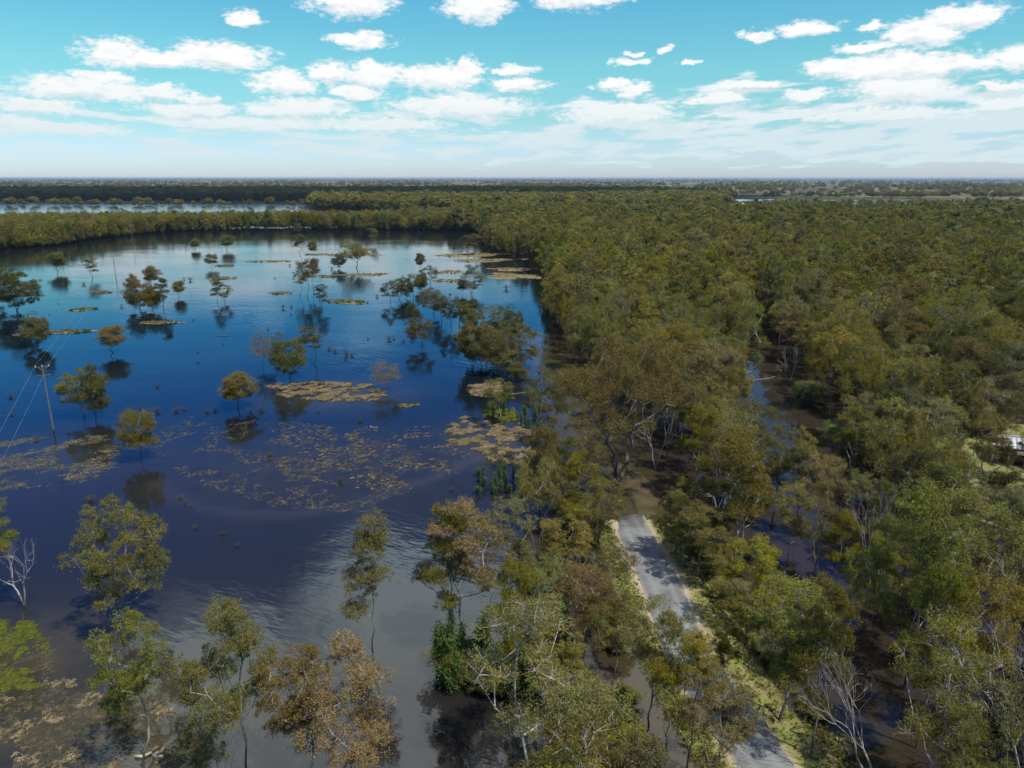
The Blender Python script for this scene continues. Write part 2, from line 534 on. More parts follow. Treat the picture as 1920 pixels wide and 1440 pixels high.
def crown_points(rs, kind, H, W_):
    """clump centres for a crown"""
    out = []
    def ell(n, c, r, zmin=-1.0, shell=0.45):
        k = 0
        while k < n:
            p = rs.normal(size=3); p /= np.linalg.norm(p)
            p *= rs.uniform(shell, 1.0)
            if p[2] < zmin: continue
            out.append((c[0] + p[0] * r[0], c[1] + p[1] * r[1], c[2] + p[2] * r[2])); k += 1
    if kind == 'tall':
        ell(25, (0, 0, .75 * H), (.37 * W_, .37 * W_, .21 * H), -0.85, .68)
        for i in range(5):
            a = rs.uniform(0, 2 * PI); q = rs.uniform(.15, .34) * W_
            ell(4, (math.cos(a) * q, math.sin(a) * q, rs.uniform(.42, .62) * H), (.15 * W_, .15 * W_, .06 * H))
    elif kind == 'dome':
        ell(52, (0, 0, .57 * H), (.42 * W_, .42 * W_, .40 * H), -0.85, .7)
    elif kind == 'tier':
        for i in range(10):
            a = i * 2.4 + rs.uniform(-.5, .5); q = rs.uniform(.10, .20 + .2 * min(1, i / 4)) * W_ if i else 0
            zc = (.93 - .06 * i) * H if i else .9 * H
            ell(6, (math.cos(a) * q, math.sin(a) * q, zc), (.15 * W_, .15 * W_, .055 * H))
    elif kind == 'spread':
        for i in range(9):
            a = i * 2.4 + rs.uniform(-.4, .4); q = rs.uniform(.1, .34) * W_
            ell(8, (math.cos(a) * q, math.sin(a) * q, rs.uniform(.38, .84) * H), (.2 * W_, .2 * W_, .14 * H), -.7)
    elif kind == 'giant':
        for i in range(18):
            a = i * 2.4 + rs.uniform(-.4, .4); q = (.06 + .34 * math.sqrt((i + .5) / 18)) * W_
            ell(8, (math.cos(a) * q, math.sin(a) * q, (rs.uniform(.72, .92) - .35 * (q / W_ / .4) ** 2 * rs.uniform(.3, 1)) * H), (.13 * W_, .13 * W_, .08 * H), -.7)
    elif kind == 'umbrella':
        ell(54, (0, 0, .58 * H), (.40 * W_, .40 * W_, .40 * H), -0.8, .5)
        ell(8, (0.22 * W_, 0, .36 * H), (.2 * W_, .2 * W_, .09 * H), -.7)
    elif kind == 'round':
        for i in range(11):
            a = i * 2.4 + rs.uniform(-.5, .5); f = (i + .5) / 11; q = W_ * .27 * math.sin(f * PI) ** .6 * rs.uniform(.7, 1.15)
            ell(7, (math.cos(a) * q, math.sin(a) * q, (.30 + .60 * f) * H), (.17 * W_, .17 * W_, .10 * H), -.8)
    elif kind == 'bushy':
        ell(58, (0, 0, .52 * H), (.44 * W_, .44 * W_, .44 * H), -0.98, .5)
    elif kind == 'wisp':
        ell(30, (0, 0, .68 * H), (.42 * W_, .42 * W_, .28 * H), -0.8, .5)
    elif kind == 'column':
        ell(18, (0, 0, .82 * H), (.36 * W_, .36 * W_, .17 * H), -0.9, .3)
        ell(14, (rs.uniform(-.1, .1) * W_, 0, .55 * H), (.42 * W_, .42 * W_, .12 * H), -0.9, .4)
        ell(5, (-.25 * W_, 0, .34 * H), (.18 * W_, .16 * W_, .04 * H), -0.8, .4)
    return out

KINDS = {  # kind: (H, W, stems, fork, lean, clump radius factor of W, rad_k)
    'tall': (18, 9.5, 1, .46, .02, .115, 1.0),
    'dome': (14, 11.0, 2, .26, .07, .10, 1.0),
    'tier': (18, 11, 1, .78, .03, .105, 1.0),
    'spread': (14, 15, 1, .22, .03, .105, 1.35),
    'umbrella': (10, 10.5, 1, .28, .04, .12, 1.0),
    'bushy': (9, 8.5, 3, .22, .08, .135, 1.0),
    'round': (11, 9.5, 1, .26, .03, .135, 1.15),
    'giant': (20, 22, 2, .20, .05, .062, 1.5),
    'wisp': (16, 10, 3, .38, .10, .10, 0.95),
    'column': (17, 6.0, 1, .70, .015, .20, 0.9),
}
PROTO = {}

def gen_tree(kind, seed, lod, leafy=1.0, bark=None):
    key = (kind, seed, lod, leafy)
    if key in PROTO: return PROTO[key]
    H, W_, stems, fork, lean, cr, rk = KINDS[kind]
    rs = np.random.default_rng(1000 + seed * 17 + (hash(kind) % 1 if False else sum(map(ord, kind))))
    C = crown_points(rs, kind, H, W_)
    segs, nodes, tips = skeleton(rs, H, stems, C, fork, lean, rk)
    rad = np.array([cr * W_ * rs.uniform(0.75, 1.3) for _ in C])
    sides = {0: 6, 1: 4, 2: 3}[lod]
    if lod == 2:
        segs = [s for s in segs if s[3] > 0.05]
    elif lod == 1:
        segs = [s for s in segs if s[3] > 0.022]
    if lod == 0:      # twigs inside the clumps
        for c, r0 in zip(C, rad):
            c = np.array(c)
            for _ in range(5):
                d = rs.normal(size=3); d[2] = abs(d[2]) * .6; d *= r0 * 0.9 / np.linalg.norm(d)
                segs.append((c - d * 0.15, c + d, 0.016, 0.007))
    V, Q = tubes_np(segs, sides)
    nspray, per, size = {0: (16, 40, 0.21), 1: (9, 15, 0.46), 2: (8, 10, 0.68)}[lod]
    per = max(1, int(round(per * leafy)))
    LV, LF, LT = leaves_np(rs, C, rad, 0.88, per, nspray, size, {0: 0.28, 1: 0.36, 2: 0.62}[lod], 0.30, {0: .15, 1: .18, 2: .26}[lod])
    PROTO[key] = dict(tV=V, tQ=Q, lV=LV, lF=LF, lT=LT, H=float(np.percentile(LV[:, 2], 99.5)),
                      W=float(np.percentile(LV[:, 0], 99) - np.percentile(LV[:, 0], 1)), bark=bark or BARK)
    p = PROTO[key]
    if lod == 0:
        p['trunk_me'] = mesh('trunk', V, Q, p['bark'], True)
        p['crown_me'] = mesh('crown', LV, LF, LEAF, False, {'tint': ('FACE', LT)})
    return p

LEAF_FIX = {}
def joined(p, name, colr):
    if colr not in LEAF_FIX: LEAF_FIX[colr] = leaf_material('gum_leaves_' + colr, fixed=COLR[colr])
    V = np.concatenate([p['tV'], p['lV']]) * np.array([10 / p['W'], 10 / p['W'], 16 / p['H']])
    Q = np.concatenate([p['tQ'], p['lF'] + len(p['tV'])])
    ti = np.concatenate([np.zeros(len(p['tQ'])), p['lT']])
    mi = np.concatenate([np.zeros(len(p['tQ']), int), np.ones(len(p['lF']), int)])
    return mesh(name, V, Q, [p['bark'], LEAF_FIX[colr]], False, {'tint': ('FACE', ti)}, mi)

COLR = {
    'olive': (0.180, 0.160, 0.026), 'green': (0.140, 0.156, 0.024), 'yellow': (0.212, 0.188, 0.022),
    'brown': (0.190, 0.142, 0.036), 'rust': (0.200, 0.122, 0.024), 'grey': (0.148, 0.146, 0.056), 'dark': (0.088, 0.105, 0.022),
    'bright': (0.130, 0.220, 0.022),
}
for k_ in COLR:
    COLR[k_] = tuple(a * b for a, b in zip(COLR[k_], (1.16, 1.15, 1.0)))
NTREES = 0
TREE_XY = []

def place_tree(x, y, h, w, p, col, label, group=None, rz=None, z=0.0, cat='tree', name='gum_tree'):
    """a tree thing: trunk + crown"""
    global NTREES
    NTREES += 1
    TREE_XY.append((x, y))
    r = empty(name, (x, y, z), random.uniform(0, 2 * PI) if rz is None else rz, label=label, cat=cat, group=group)
    s = (w / p['W'], w / p['W'], h / p['H'])
    r.scale = s
    t = obj('trunk', p['trunk_me'], r)
    c = obj('crown', p['crown_me'], r)
    cc = COLR[col]
    j = random.uniform(0.88, 1.12)
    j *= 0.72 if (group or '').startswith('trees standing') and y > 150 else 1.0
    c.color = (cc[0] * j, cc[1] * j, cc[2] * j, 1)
    return r

# ------------------------------------------------------------------ plan of the place (pixels on the ground -> metres)
ROAD_PX = [(1560, 1660), (1500, 1550), (1432, 1440), (1382, 1370), (1332, 1300), (1290, 1230), (1262, 1165), (1243, 1110),
           (1212, 1045), (1185, 990), (1164, 930), (1140, 880), (1112, 830), (1085, 790), (1056, 745), (1030, 700), (1012, 660), (1004, 630)]
ROAD = [G(*q) for q in ROAD_PX]

def resample(line, step):
    L = np.array(line)
    # Catmull-Rom
    pts = []
    for i in range(len(L) - 1):
        p0, p1, p2, p3 = L[max(i - 1, 0)], L[i], L[i + 1], L[min(i + 2, len(L) - 1)]
        n = max(2, int(np.linalg.norm(p2 - p1) / step))
        for k in range(n):
            t = k / n
            pts.append(0.5 * (2 * p1 + (p2 - p0) * t + (2 * p0 - 5 * p1 + 4 * p2 - p3) * t * t + (-p0 + 3 * p1 - 3 * p2 + p3) * t ** 3))
    pts.append(L[-1])
    return np.array(pts)

ROADL = resample(ROAD, 1.5)
ROAD_END_Y = G(1164, 925)[1]

# open lake, ground outline in photograph pixels
LAKE_PX = [(-900, 520), (-300, 488), (0, 470), (100, 462), (200, 447), (300, 437), (420, 431), (540, 429), (700, 432), (885, 434),
           (903, 446), (905, 470), (1000, 494), (1022, 520), (1030, 600), (1040, 660), (1040, 720), (1035, 800), (1010, 850), (1000, 930), (975, 1060), (935, 1180),
           (985, 1290), (985, 1400), (930, 1640), (860, 2400), (-3000, 2400), (-3000, 700)]
FOREST_LIM_R = 980.0     # depth of the right-hand forest, metres

def forest_ok(x, y):
    """True where forest trees may stand"""
    px, py, zc = projn(x, y)
    ok = ~inpoly(px, py, LAKE_PX)
    return ok

GAPS_PX = [
    [(1395, 600), (1440, 600), (1470, 690), (1570, 790), (1580, 840), (1555, 860), (1500, 860), (1462, 820), (1430, 780), (1395, 710)],   # brown channel
    [(1880, 700), (1990, 700), (2060, 800), (2060, 880), (1900, 880), (1876, 800)],                                                 # gap at the right edge, house clearing
    [(1470, 1090), (1530, 1090), (1600, 1180), (1650, 1300), (1690, 1500), (1560, 1480), (1490, 1270), (1430, 1150)],    # water lane right of the road
    [(1140, 1285), (1225, 1285), (1245, 1420), (1270, 1560), (1130, 1560)],                                                                 # pool left of the road
    [(1075, 770), (1135, 860), (1165, 950), (1185, 1010), (1160, 1010), (1135, 940), (1095, 860), (1050, 790), (1020, 730), (1020, 690), (1045, 700)],
]

def gaps(x, y):
    px, py, zc = projn(x, y)
    g = np.zeros(np.shape(x), bool)
    for poly in GAPS_PX:
        g |= inpoly(px, py, poly)
    return g

# ------------------------------------------------------------------ water
def water_mesh():
    xs = np.concatenate([np.linspace(-9000, -400, 24)[:-1], np.arange(-400, -130, 9), np.arange(-130, 150, 1.6), np.arange(150, 420, 9), np.linspace(430, 9000, 24)])
    ys = np.concatenate([np.linspace(-1500, 30, 10)[:-1], np.arange(30, 220, 1.6), np.arange(220, 620, 6), np.linspace(625, 1560, 40)])
    X, Y = np.meshgrid(xs, ys)
    V = np.stack([X.ravel(), Y.ravel(), np.zeros(X.size)], 1)
    nx = len(xs); ny = len(ys)
    i = (np.arange(ny - 1)[:, None] * nx + np.arange(nx - 1)[None]).ravel()
    F = np.stack([i, i + 1, i + nx + 1, i + nx], 1)
    x, y = V[:, 0], V[:, 1]
    px, py, zc = projn(x, np.maximum(y, 5))
    inl = inpoly(px, py, LAKE_PX)
    forest = np.where(inl, 0.0, 1.0)
    # silt stirred up along the drowned track that curves through the lake
    track = [G(*q) for q in [(285, 905), (330, 930), (385, 950), (450, 962), (520, 966), (600, 958), (680, 940), (760, 914), (830, 888), (880, 868), (915, 850), (940, 835)]]
    d = polydist(x, y, resample(track, 3))
    silt = np.exp(-(d / 1.5) ** 2) * 0.30
    shallow = np.zeros(len(x))
    for (cx, cy, sx_, sy_, a) in [(60, 1230, 150, 90, .75), (170, 1350, 200, 90, .95), (330, 1400, 90, 40, .8), (120, 860, 170, 50, .35),
                                  (620, 870, 240, 60, .42), (920, 830, 90, 45, .8), (640, 740, 120, 25, .8), (1120, 870, 40, 60, 1.0)]:
        gx, gy = G(cx, cy)
        ax = sx_ * (np.interp(cy, [700, 1400], [190, 66]) / FPX)
        gy2 = abs(G(cx, cy - sy_)[1] - gy)
        shallow = np.maximum(shallow, a * np.exp(-((x - gx) / ax) ** 2 - ((y - gy) / gy2) ** 2))
    windy = np.clip((y - 260) / 700, 0, .2) + np.where(y > 880, .35, 0)
    forest = np.where((y > 860) & (x < 0), 0, forest)
    rd = polydist(x, y, ROADL[::6])
    shallow = np.maximum(shallow, 0.9 * np.exp(-(rd / 8.0) ** 2))
    return mesh('water', V, F, None, False, {'forest': ('POINT', forest), 'silt': ('POINT', silt), 'shallow': ('POINT', shallow), 'windy': ('POINT', windy), 'murk': ('POINT', 1 - np.clip((y - 75) / 75, 0, 1))})

mt, N, out = material('flood_water')
P = pos(N)
fo, si, sh = attr(N, 'forest'), attr(N, 'silt'), attr(N, 'shallow')
nbig = N.noise(P, 0.018, 4, 0.55)
nmid = N.noise(P, 0.35, 4, 0.6)
deep = N.mix(attr(N, 'murk'), N.mix(N.rng(nbig, 0.35, 0.65), (0.004, 0.0065, 0.010), (0.008, 0.010, 0.012)), N.mix(N.rng(nbig, 0.35, 0.65), (0.0150, 0.0140, 0.0130), (0.023, 0.020, 0.017)))
col = N.mix(N.m('MULTIPLY', fo, 0.9), deep, (0.033, 0.025, 0.017))
shn = N.m('MULTIPLY', sh, N.rng(nmid, 0.3, 0.7, 0.35, 1.0))
col = N.mix(shn, col, (0.070, 0.058, 0.018))
col = N.mix(N.m('MULTIPLY', si, N.rng(nmid, 0.2, 0.6, 0.6, 1.0)), col, (0.060, 0.054, 0.044))
# ripples: long low wind waves, finer where the breeze touches the open lake
wv = N.v('MULTIPLY', P, (1.0, 0.55, 1.0))
rot = N.new('ShaderNodeVectorRotate', rotation_type='Z_AXIS')
N.put(rot.inputs['Vector'], P); rot.inputs['Angle'].default_value = R(28)
wv = N.v('MULTIPLY', rot.outputs[0], (0.38, 1.0, 1.0))
w1 = N.noise(wv, 1.5, 2, 0.5, 0.3)
w2 = N.noise(wv, 0.5, 2, 0.5, 0.3)
breeze = N.m('MULTIPLY', N.rng(N.noise(N.v('MULTIPLY', P, (0.5, 1, 1)), 0.02, 3, 0.6), 0.40, 0.60, 0.22, 1.0, True), N.rng(fo, 0, 1, 1.0, 0.15))
hgt = N.m('MULTIPLY', N.m('ADD', N.m('MULTIPLY', w1, 0.024), N.m('MULTIPLY', w2, 0.055)), breeze)
bp = N.new('ShaderNodeBump'); bp.inputs['Strength'].default_value = 1.0; bp.inputs['Distance'].default_value = 1.0
N.put(bp.inputs['Height'], hgt)
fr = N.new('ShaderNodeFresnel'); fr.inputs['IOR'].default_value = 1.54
N.l.new(bp.outputs[0], fr.inputs['Normal'])
df = N.new('ShaderNodeBsdfDiffuse'); N.put(df.inputs['Color'], col)
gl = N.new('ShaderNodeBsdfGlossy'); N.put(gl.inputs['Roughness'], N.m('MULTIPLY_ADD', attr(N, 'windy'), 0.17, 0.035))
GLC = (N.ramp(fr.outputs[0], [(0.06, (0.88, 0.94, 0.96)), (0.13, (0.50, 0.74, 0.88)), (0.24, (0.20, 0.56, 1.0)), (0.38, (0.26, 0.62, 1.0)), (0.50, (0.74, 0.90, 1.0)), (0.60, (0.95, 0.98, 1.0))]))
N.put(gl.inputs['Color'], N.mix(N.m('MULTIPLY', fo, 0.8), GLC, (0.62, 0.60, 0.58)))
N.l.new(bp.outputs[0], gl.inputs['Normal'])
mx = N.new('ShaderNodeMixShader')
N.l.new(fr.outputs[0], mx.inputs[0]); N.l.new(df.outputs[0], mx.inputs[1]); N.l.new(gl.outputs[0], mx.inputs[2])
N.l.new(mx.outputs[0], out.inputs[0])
WATER = mt
me = water_mesh(); me.materials.append(WATER)
tag(obj('water', me), 'flood water filling the lake and lying between the forest trees', kind='structure')

# ------------------------------------------------------------------ far plain, paddocks
mt, N, out = material('plain')
P = pos(N)
q = N.v('MULTIPLY', P, (1.0, 0.45, 1.0))
n = N.noise(q, 0.0016, 5, 0.6, 0.4)
n_ = N.noise(q, 0.02, 4, 0.6)
c = N.ramp(n, [(0.40, (0.050, 0.058, 0.030)), (0.47, (0.10, 0.095, 0.05)), (0.52, (0.27, 0.22, 0.12)), (0.57, (0.19, 0.16, 0.085)), (0.64, (0.06, 0.068, 0.035))])
c = N.mix(N.rng(n_, 0.35, 0.7), c, (0.09, 0.09, 0.045))
principled(N, out, c, 0.9, 0.1)
PLAIN = mt
V = [(-42000, 1550, 0.35), (42000, 1550, 0.35), (42000, 60000, 0.35), (-42000, 60000, 0.35), (-42000, 1550, -0.6), (42000, 1550, -0.6)]
tag(obj('plain', mesh('plain', V, [(0, 1, 2, 3), (4, 5, 1, 0)], PLAIN)), 'flat tan and scrubby farmland running to the horizon', kind='structure')

def sheet(name, ring, z, mat, label, kind='structure'):
    """irregular flat sheet from a world outline"""
    ring = list(ring)
    cx = sum(p[0] for p in ring) / len(ring); cy = sum(p[1] for p in ring) / len(ring)
    V = [(cx, cy, z)] + [(p[0], p[1], z) for p in ring]
    n = len(ring)
    F = [(0, 1 + i, 1 + (i + 1) % n) for i in range(n)]
    return tag(obj(name, mesh(name, V, F, mat)), label, kind=kind)

def strip_ring(x0, x1, y0, y1, n=14, jag=0.25):
    up = [(x0 + (x1 - x0) * i / n, y1 + random.uniform(-1, 1) * (y1 - y0) * jag) for i in range(n + 1)]
    dn = [(x0 + (x1 - x0) * i / n, y0 + random.uniform(-1, 1) * (y1 - y0) * jag) for i in range(n, -1, -1)]
    return up[1:-1] + [(x1, (y0 + y1) / 2)] + dn[1:-1] + [(x0, (y0 + y1) / 2)]

for i, (x0, x1, y0, y1) in enumerate([(380, 640, 1640, 1800), (640, 1300, 1620, 1730), (140, 330, 1640, 1900), (-560, -250, 3050, 3600), (-700, -150, 4200, 5000)]):
    sheet('distant_water', strip_ring(x0, x1, y0, y1), 0.65, WATER, 'sheet of distant floodwater lying beyond the forest on the plain')

# ------------------------------------------------------------------ road on its bank
mt, N, out = material('asphalt')
P = pos(N)
a = N.noise(P, 9.0, 3, 0.6); b = N.noise(P, 0.5, 4, 0.6)
off = attr(N, 'off')
c = N.mix(N.rng(b, 0.35, 0.65), (0.150, 0.158, 0.150), (0.215, 0.222, 0.205))
c = N.mix(N.rng(a, 0.4, 0.75, 0, 0.5), c, (0.11, 0.11, 0.105))
vo = N.new('ShaderNodeTexVoronoi', feature='DISTANCE_TO_EDGE'); N.put(vo.inputs['Vector'], N.v('ADD', P, N.v('SCALE', N.noise(P, 1.3, 3, .6, out='Color'), scale=1.2))); vo.inputs['Scale'].default_value = 0.45
c = N.mix(N.rng(vo.outputs['Distance'], 0.0, 0.02, 0.55, 0.0), c, (0.05, 0.05, 0.045))
c = N.mix(N.rng(N.noise(P, 0.16, 2, .4), .60, .62, 0, .45), c, (0.10, 0.105, 0.10))
wheel = N.rng(N.m('ABSOLUTE', N.m('SUBTRACT', N.m('ABSOLUTE', off), 1.1)), 0.0, 0.6, 0.45, 0.0, True)
c = N.mix(wheel, c, (0.245, 0.25, 0.235))
edge = N.rng(N.m('ADD', N.m('ABSOLUTE', off), N.m('MULTIPLY', b, 0.8)), 2.5, 3.0, 0, 0.8)
sz = N.new('ShaderNodeSeparateXYZ'); N.put(sz.inputs[0], P)
wet = N.rng(N.m('ADD', sz.outputs[2], N.m('MULTIPLY', N.m('SUBTRACT', b, .5), .5)), 0.0, 0.28, .85, 0.0)
c = N.mix(wet, c, (0.045, 0.036, 0.028))
c = N.mix(edge, c, (0.33, 0.28, 0.20))
principled(N, out, c, 0.8, 0.3, bump=a, bstr=0.3, bdist=0.02)
ASPHALT = mt

mt, N, out = material('verge_grass')
P = pos(N)
off = N.m('ABSOLUTE', attr(N, 'off'))
b = N.noise(P, 0.6, 5, 0.65); a = N.noise(P, 5.0, 4, 0.7)
g = N.mix(N.rng(b, 0.38, 0.6), (0.17, 0.20, 0.035), (0.29, 0.25, 0.11))
g = N.mix(N.rng(a, 0.35, 0.7, 0, 0.7), g, (0.12, 0.12, 0.045))
shd = N.rng(N.m('ADD', off, N.m('MULTIPLY', b, 2.0)), 3.4, 4.4, .9, 0)
g = N.mix(shd, g, (0.42, 0.34, 0.24))
lit = N.rng(N.m('ADD', off, N.m('MULTIPLY', b, 3.0)), 6.8, 9.0, 0, 0.9)
g = N.mix(lit, g, N.mix(a, (0.10, 0.070, 0.040), (0.20, 0.150, 0.09)))
principled(N, out, g, 0.95, 0.1, bump=a, bstr=0.8, bdist=0.12)
VERGE = mt

def sweep(line, offs, zs, name, mat, jit=0.0):
    T = np.gradient(line, axis=0); T /= np.linalg.norm(T, axis=1)[:, None]
    Nn = np.stack([T[:, 1], -T[:, 0]], 1)       # to the right of travel
    n, k = len(line), len(offs)
    V = np.zeros((n, k, 3)); O = np.zeros((n, k))
    ph = rng.uniform(0, 6, 8)
    for j in range(k):
        s = np.arange(n)
        wob = jit * abs(offs[j]) / 6 * (np.sin(s * 0.31 + ph[0] + j * .2) + np.sin(s * 0.13 + ph[1]) + .5 * np.sin(s * .9 + ph[2] + j))
        V[:, j, :2] = line + Nn * (offs[j] + (wob * np.sign(offs[j]))[:, None] if False else (offs[j] + wob * np.sign(offs[j]))[:, None])
        V[:, j, 2] = zs[:, j]
        O[:, j] = offs[j]
    i = (np.arange(n - 1)[:, None] * k + np.arange(k - 1)[None]).ravel()
    F = np.stack([i, i + k, i + k + 1, i + 1], 1)
    return mesh(name, V.reshape(-1, 3), F, mat, True, {'off': ('POINT', O.ravel())})

line = ROADL
ydist = line[:, 1]
dip = np.clip((ROAD_END_Y - 3 - ydist) / 14.0, 0, 1)      # 1 on dry road, 0 where it has gone under
top = -0.55 + 1.05 * (dip ** 0.8)
keep = ydist < ROAD_END_Y + 45
line_k = line[keep]; top_k = top[keep]
# travel goes away from the camera: positive offsets lie on the right
offs_g = np.array([-7.6, -6.2, -5.1, -4.2, -3.4, -2.7, -2.45, 2.45, 2.7, 3.4, 4.4, 5.6, 7.0, 8.4, 9.8])
prof = np.array([-1.3, -.9, -.40, -.10, -.04, -.02, -.03, -.03, -.02, -.03, -.06, -.10, -.30, -.85, -1.3])
zs = top_k[:, None] + prof[None] + rng.normal(0, 0.03, (len(line_k), len(offs_g))) * (np.abs(offs_g) > 3.2)[None]
tag(obj('road_verge', sweep(line_k, offs_g, zs, 'road_verge', VERGE, 0.35)), 'grassy bank with pale gravel shoulders carrying the sealed road', kind='structure')
offs_r = np.array([-2.6, -2.5, -1.7, -0.85, 0, 0.85, 1.7, 2.5, 2.6])
profr = np.array([-.04, 0.012, .03, .05, .06, .05, .03, .012, -.04])
wv_ = np.array([MN.noise(Vector((a * .22, b * .22, 2.2))) for a, b in line_k])
zs = top_k[:, None] + profr[None] + (offs_r * 0.03)[None] * np.clip(1 - dip[keep], 0, 1)[:, None] * 2 + (wv_ * .10 * (1 - dip[keep]))[:, None]
tag(obj('road', sweep(line_k, offs_r, zs, 'road', ASPHALT, 0.03)), 'narrow grey sealed road that runs under the floodwater', kind='structure')

# ------------------------------------------------------------------ mounds (land patches)
def mound(name, ring, z, mat, label, kind='structure', n=10, group=None):
    ring = np.array(ring); c = ring.mean(0)
    k = len(ring)
    V = [(c[0], c[1], z)]
    for f, zz in ((0.5, z * 0.95), (0.85, z * 0.6), (1.0, 0.03), (1.12, -0.5)):
        for p in ring:
            q = c + (p - c) * f
            V.append((q[0], q[1], zz + random.uniform(-1, 1) * 0.06 * z))
    F3 = [(0, 1 + i, 1 + (i + 1) % k) for i in range(k)]
    F4 = []
    for r_ in range(3):
        a0, b0 = 1 + r_ * k, 1 + (r_ + 1) * k
        F4 += [(a0 + i, b0 + i, b0 + (i + 1) % k, a0 + (i + 1) % k) for i in range(k)]
    return tag(obj(name, mesh(name, V, [np.array(F3), np.array(F4)], mat, True)), label, kind=kind, group=group)

mt, N, out = material('straw_bank')
P = pos(N)
b = N.noise(P, 0.25, 5, 0.65); a = N.noise(P, 2.5, 4, 0.7)
c = N.mix(N.rng(b, 0.35, 0.62), (0.27, 0.205, 0.115), (0.15, 0.145, 0.05))
c = N.mix(N.rng(a, 0.4, 0.75, 0, 0.75), c, (0.12, 0.09, 0.05))
principled(N, out, c, 0.95, 0.1, bump=a, bstr=0.6, bdist=0.1)
STRAW = mt
mt, N, out = material('lawn')
P = pos(N)
b = N.noise(P, 0.2, 5, 0.65); a = N.noise(P, 4, 4, 0.7)
c = N.mix(N.rng(b, 0.4, 0.62), (0.14, 0.17, 0.035), (0.27, 0.24, 0.12))
c = N.mix(N.rng(a, 0.4, 0.75, 0, 0.5), c, (0.13, 0.13, 0.05))
principled(N, out, c, 0.95, 0.1, bump=a, bstr=0.6, bdist=0.08)
LAWN = mt

def ring_px(pts, sub=4, jag=0.12):
    pts = [G(*p) for p in pts]
    out_ = []
    c = np.mean(pts, axis=0)
    for i in range(len(pts)):
        a_ = np.array(pts[i]); b_ = np.array(pts[(i + 1) % len(pts)])
        for k in range(sub):
            p = a_ + (b_ - a_) * k / sub
            out_.append(c + (p - c) * (1 + random.uniform(-jag, jag)))
    return out_

mound('ground', ring_px([(1868, 815), (1895, 796), (2080, 790), (2120, 930), (2010, 1010), (1900, 990), (1800, 960), (1680, 900), (1640, 860), (1700, 830)], 4, .06), 0.7, LAWN,
      'lawn and bare earth clearing round the white-roofed house')

mt, N, out = material('shaded_leaf_litter')
P = pos(N)
b = N.noise(P, 0.5, 5, 0.65); a = N.noise(P, 5, 4, 0.7)
c = N.mix(N.rng(b, 0.4, 0.62), (0.050, 0.036, 0.022), (0.085, 0.080, 0.030))  # litter browns, darkened so the colour carries the shade under the huge tree
c = N.mix(N.rng(a, 0.4, 0.75, 0, 0.7), c, (0.11, 0.08, 0.05))
principled(N, out, c, 0.95, 0.1, bump=a, bstr=0.8, bdist=0.1)
SHADED_LITTER = mt
mound('river_bank', ring_px([(1192, 958), (1180, 932), (1160, 905), (1148, 872), (1160, 862), (1205, 892), (1242, 925), (1232, 962), (1212, 972)], 4, .08), 0.42, SHADED_LITTER,
      'litter-covered earth bank under the huge tree at the road end')

# ------------------------------------------------------------------ straw and reed tufts
def straw_material(name, a_, b_, tr=0.2):
    mt, N, out = material(name)
    t = attr(N, 'tint')
    c = N.mix(t, a_, b_)
    d = N.new('ShaderNodeBsdfDiffuse'); N.put(d.inputs[0], c)
    tl = N.new('ShaderNodeBsdfTranslucent'); N.put(tl.inputs[0], c)
    mx = N.new('ShaderNodeMixShader'); mx.inputs[0].default_value = tr
    N.l.new(d.outputs[0], mx.inputs[1]); N.l.new(tl.outputs[0], mx.inputs[2]); N.l.new(mx.outputs[0], out.inputs[0])
    return mt
DRY = straw_material('dry_grass', (0.17, 0.135, 0.07), (0.52, 0.43, 0.26))
GREEN_G = straw_material('green_grass', (0.10, 0.14, 0.02), (0.28, 0.30, 0.07))
WEED = straw_material('drowned_weed', (0.10, 0.09, 0.045), (0.26, 0.22, 0.13))

def tufts(P, size, blades, mat, name, lie=0.8, wid=0.085, z0=0.0, zmax=0.25, wind=R(-35)):
    """bent blades fanned from each tuft point, combed by the current"""
    P = np.asarray(P); n = len(P)
    blades = int(blades * 2.2)
    if np.ndim(size) == 0: size = float(size) * rng.uniform(.45, 1.35, n)
    rs = rng
    B = np.repeat(P, blades, axis=0); S = np.repeat(size, blades) * rs.uniform(.5, 1.25, n * blades)
    ang = wind + rs.normal(0, 0.75, n * blades) + np.repeat(rs.normal(0, .35, n), blades)
    dirx, diry = np.cos(ang), np.sin(ang)
    base = np.stack([B[:, 0] + rs.normal(0, .18, len(B)) * S, B[:, 1] + rs.normal(0, .18, len(B)) * S, np.full(len(B), z0 - 0.02)], 1)
    if P.shape[1] > 2: base[:, 2] += B[:, 2]
    L = S * lie
    up = np.minimum(S * rs.uniform(.2, .6, len(B)) * (1.2 - lie), zmax)
    mid = base + np.stack([dirx * L * .45, diry * L * .45, up], 1)
    tip = base + np.stack([dirx * L, diry * L, up * rs.uniform(.2, 1.1, len(B))], 1)
    wv_ = np.stack([-diry, dirx, np.zeros(len(B))], 1) * (S * wid * .5)[:, None]
    V = np.stack([base - wv_ * .5, base + wv_ * .5, mid + wv_, tip, mid - wv_], 1).reshape(-1, 3)
    F = np.arange(len(B) * 5).reshape(-1, 5)
    t = np.clip(np.repeat(rs.uniform(0.1, .9, n), blades) + rs.normal(0, .2, len(B)), 0, 1)
    return mesh(name, V, F, mat, False, {'tint': ('FACE', t)})

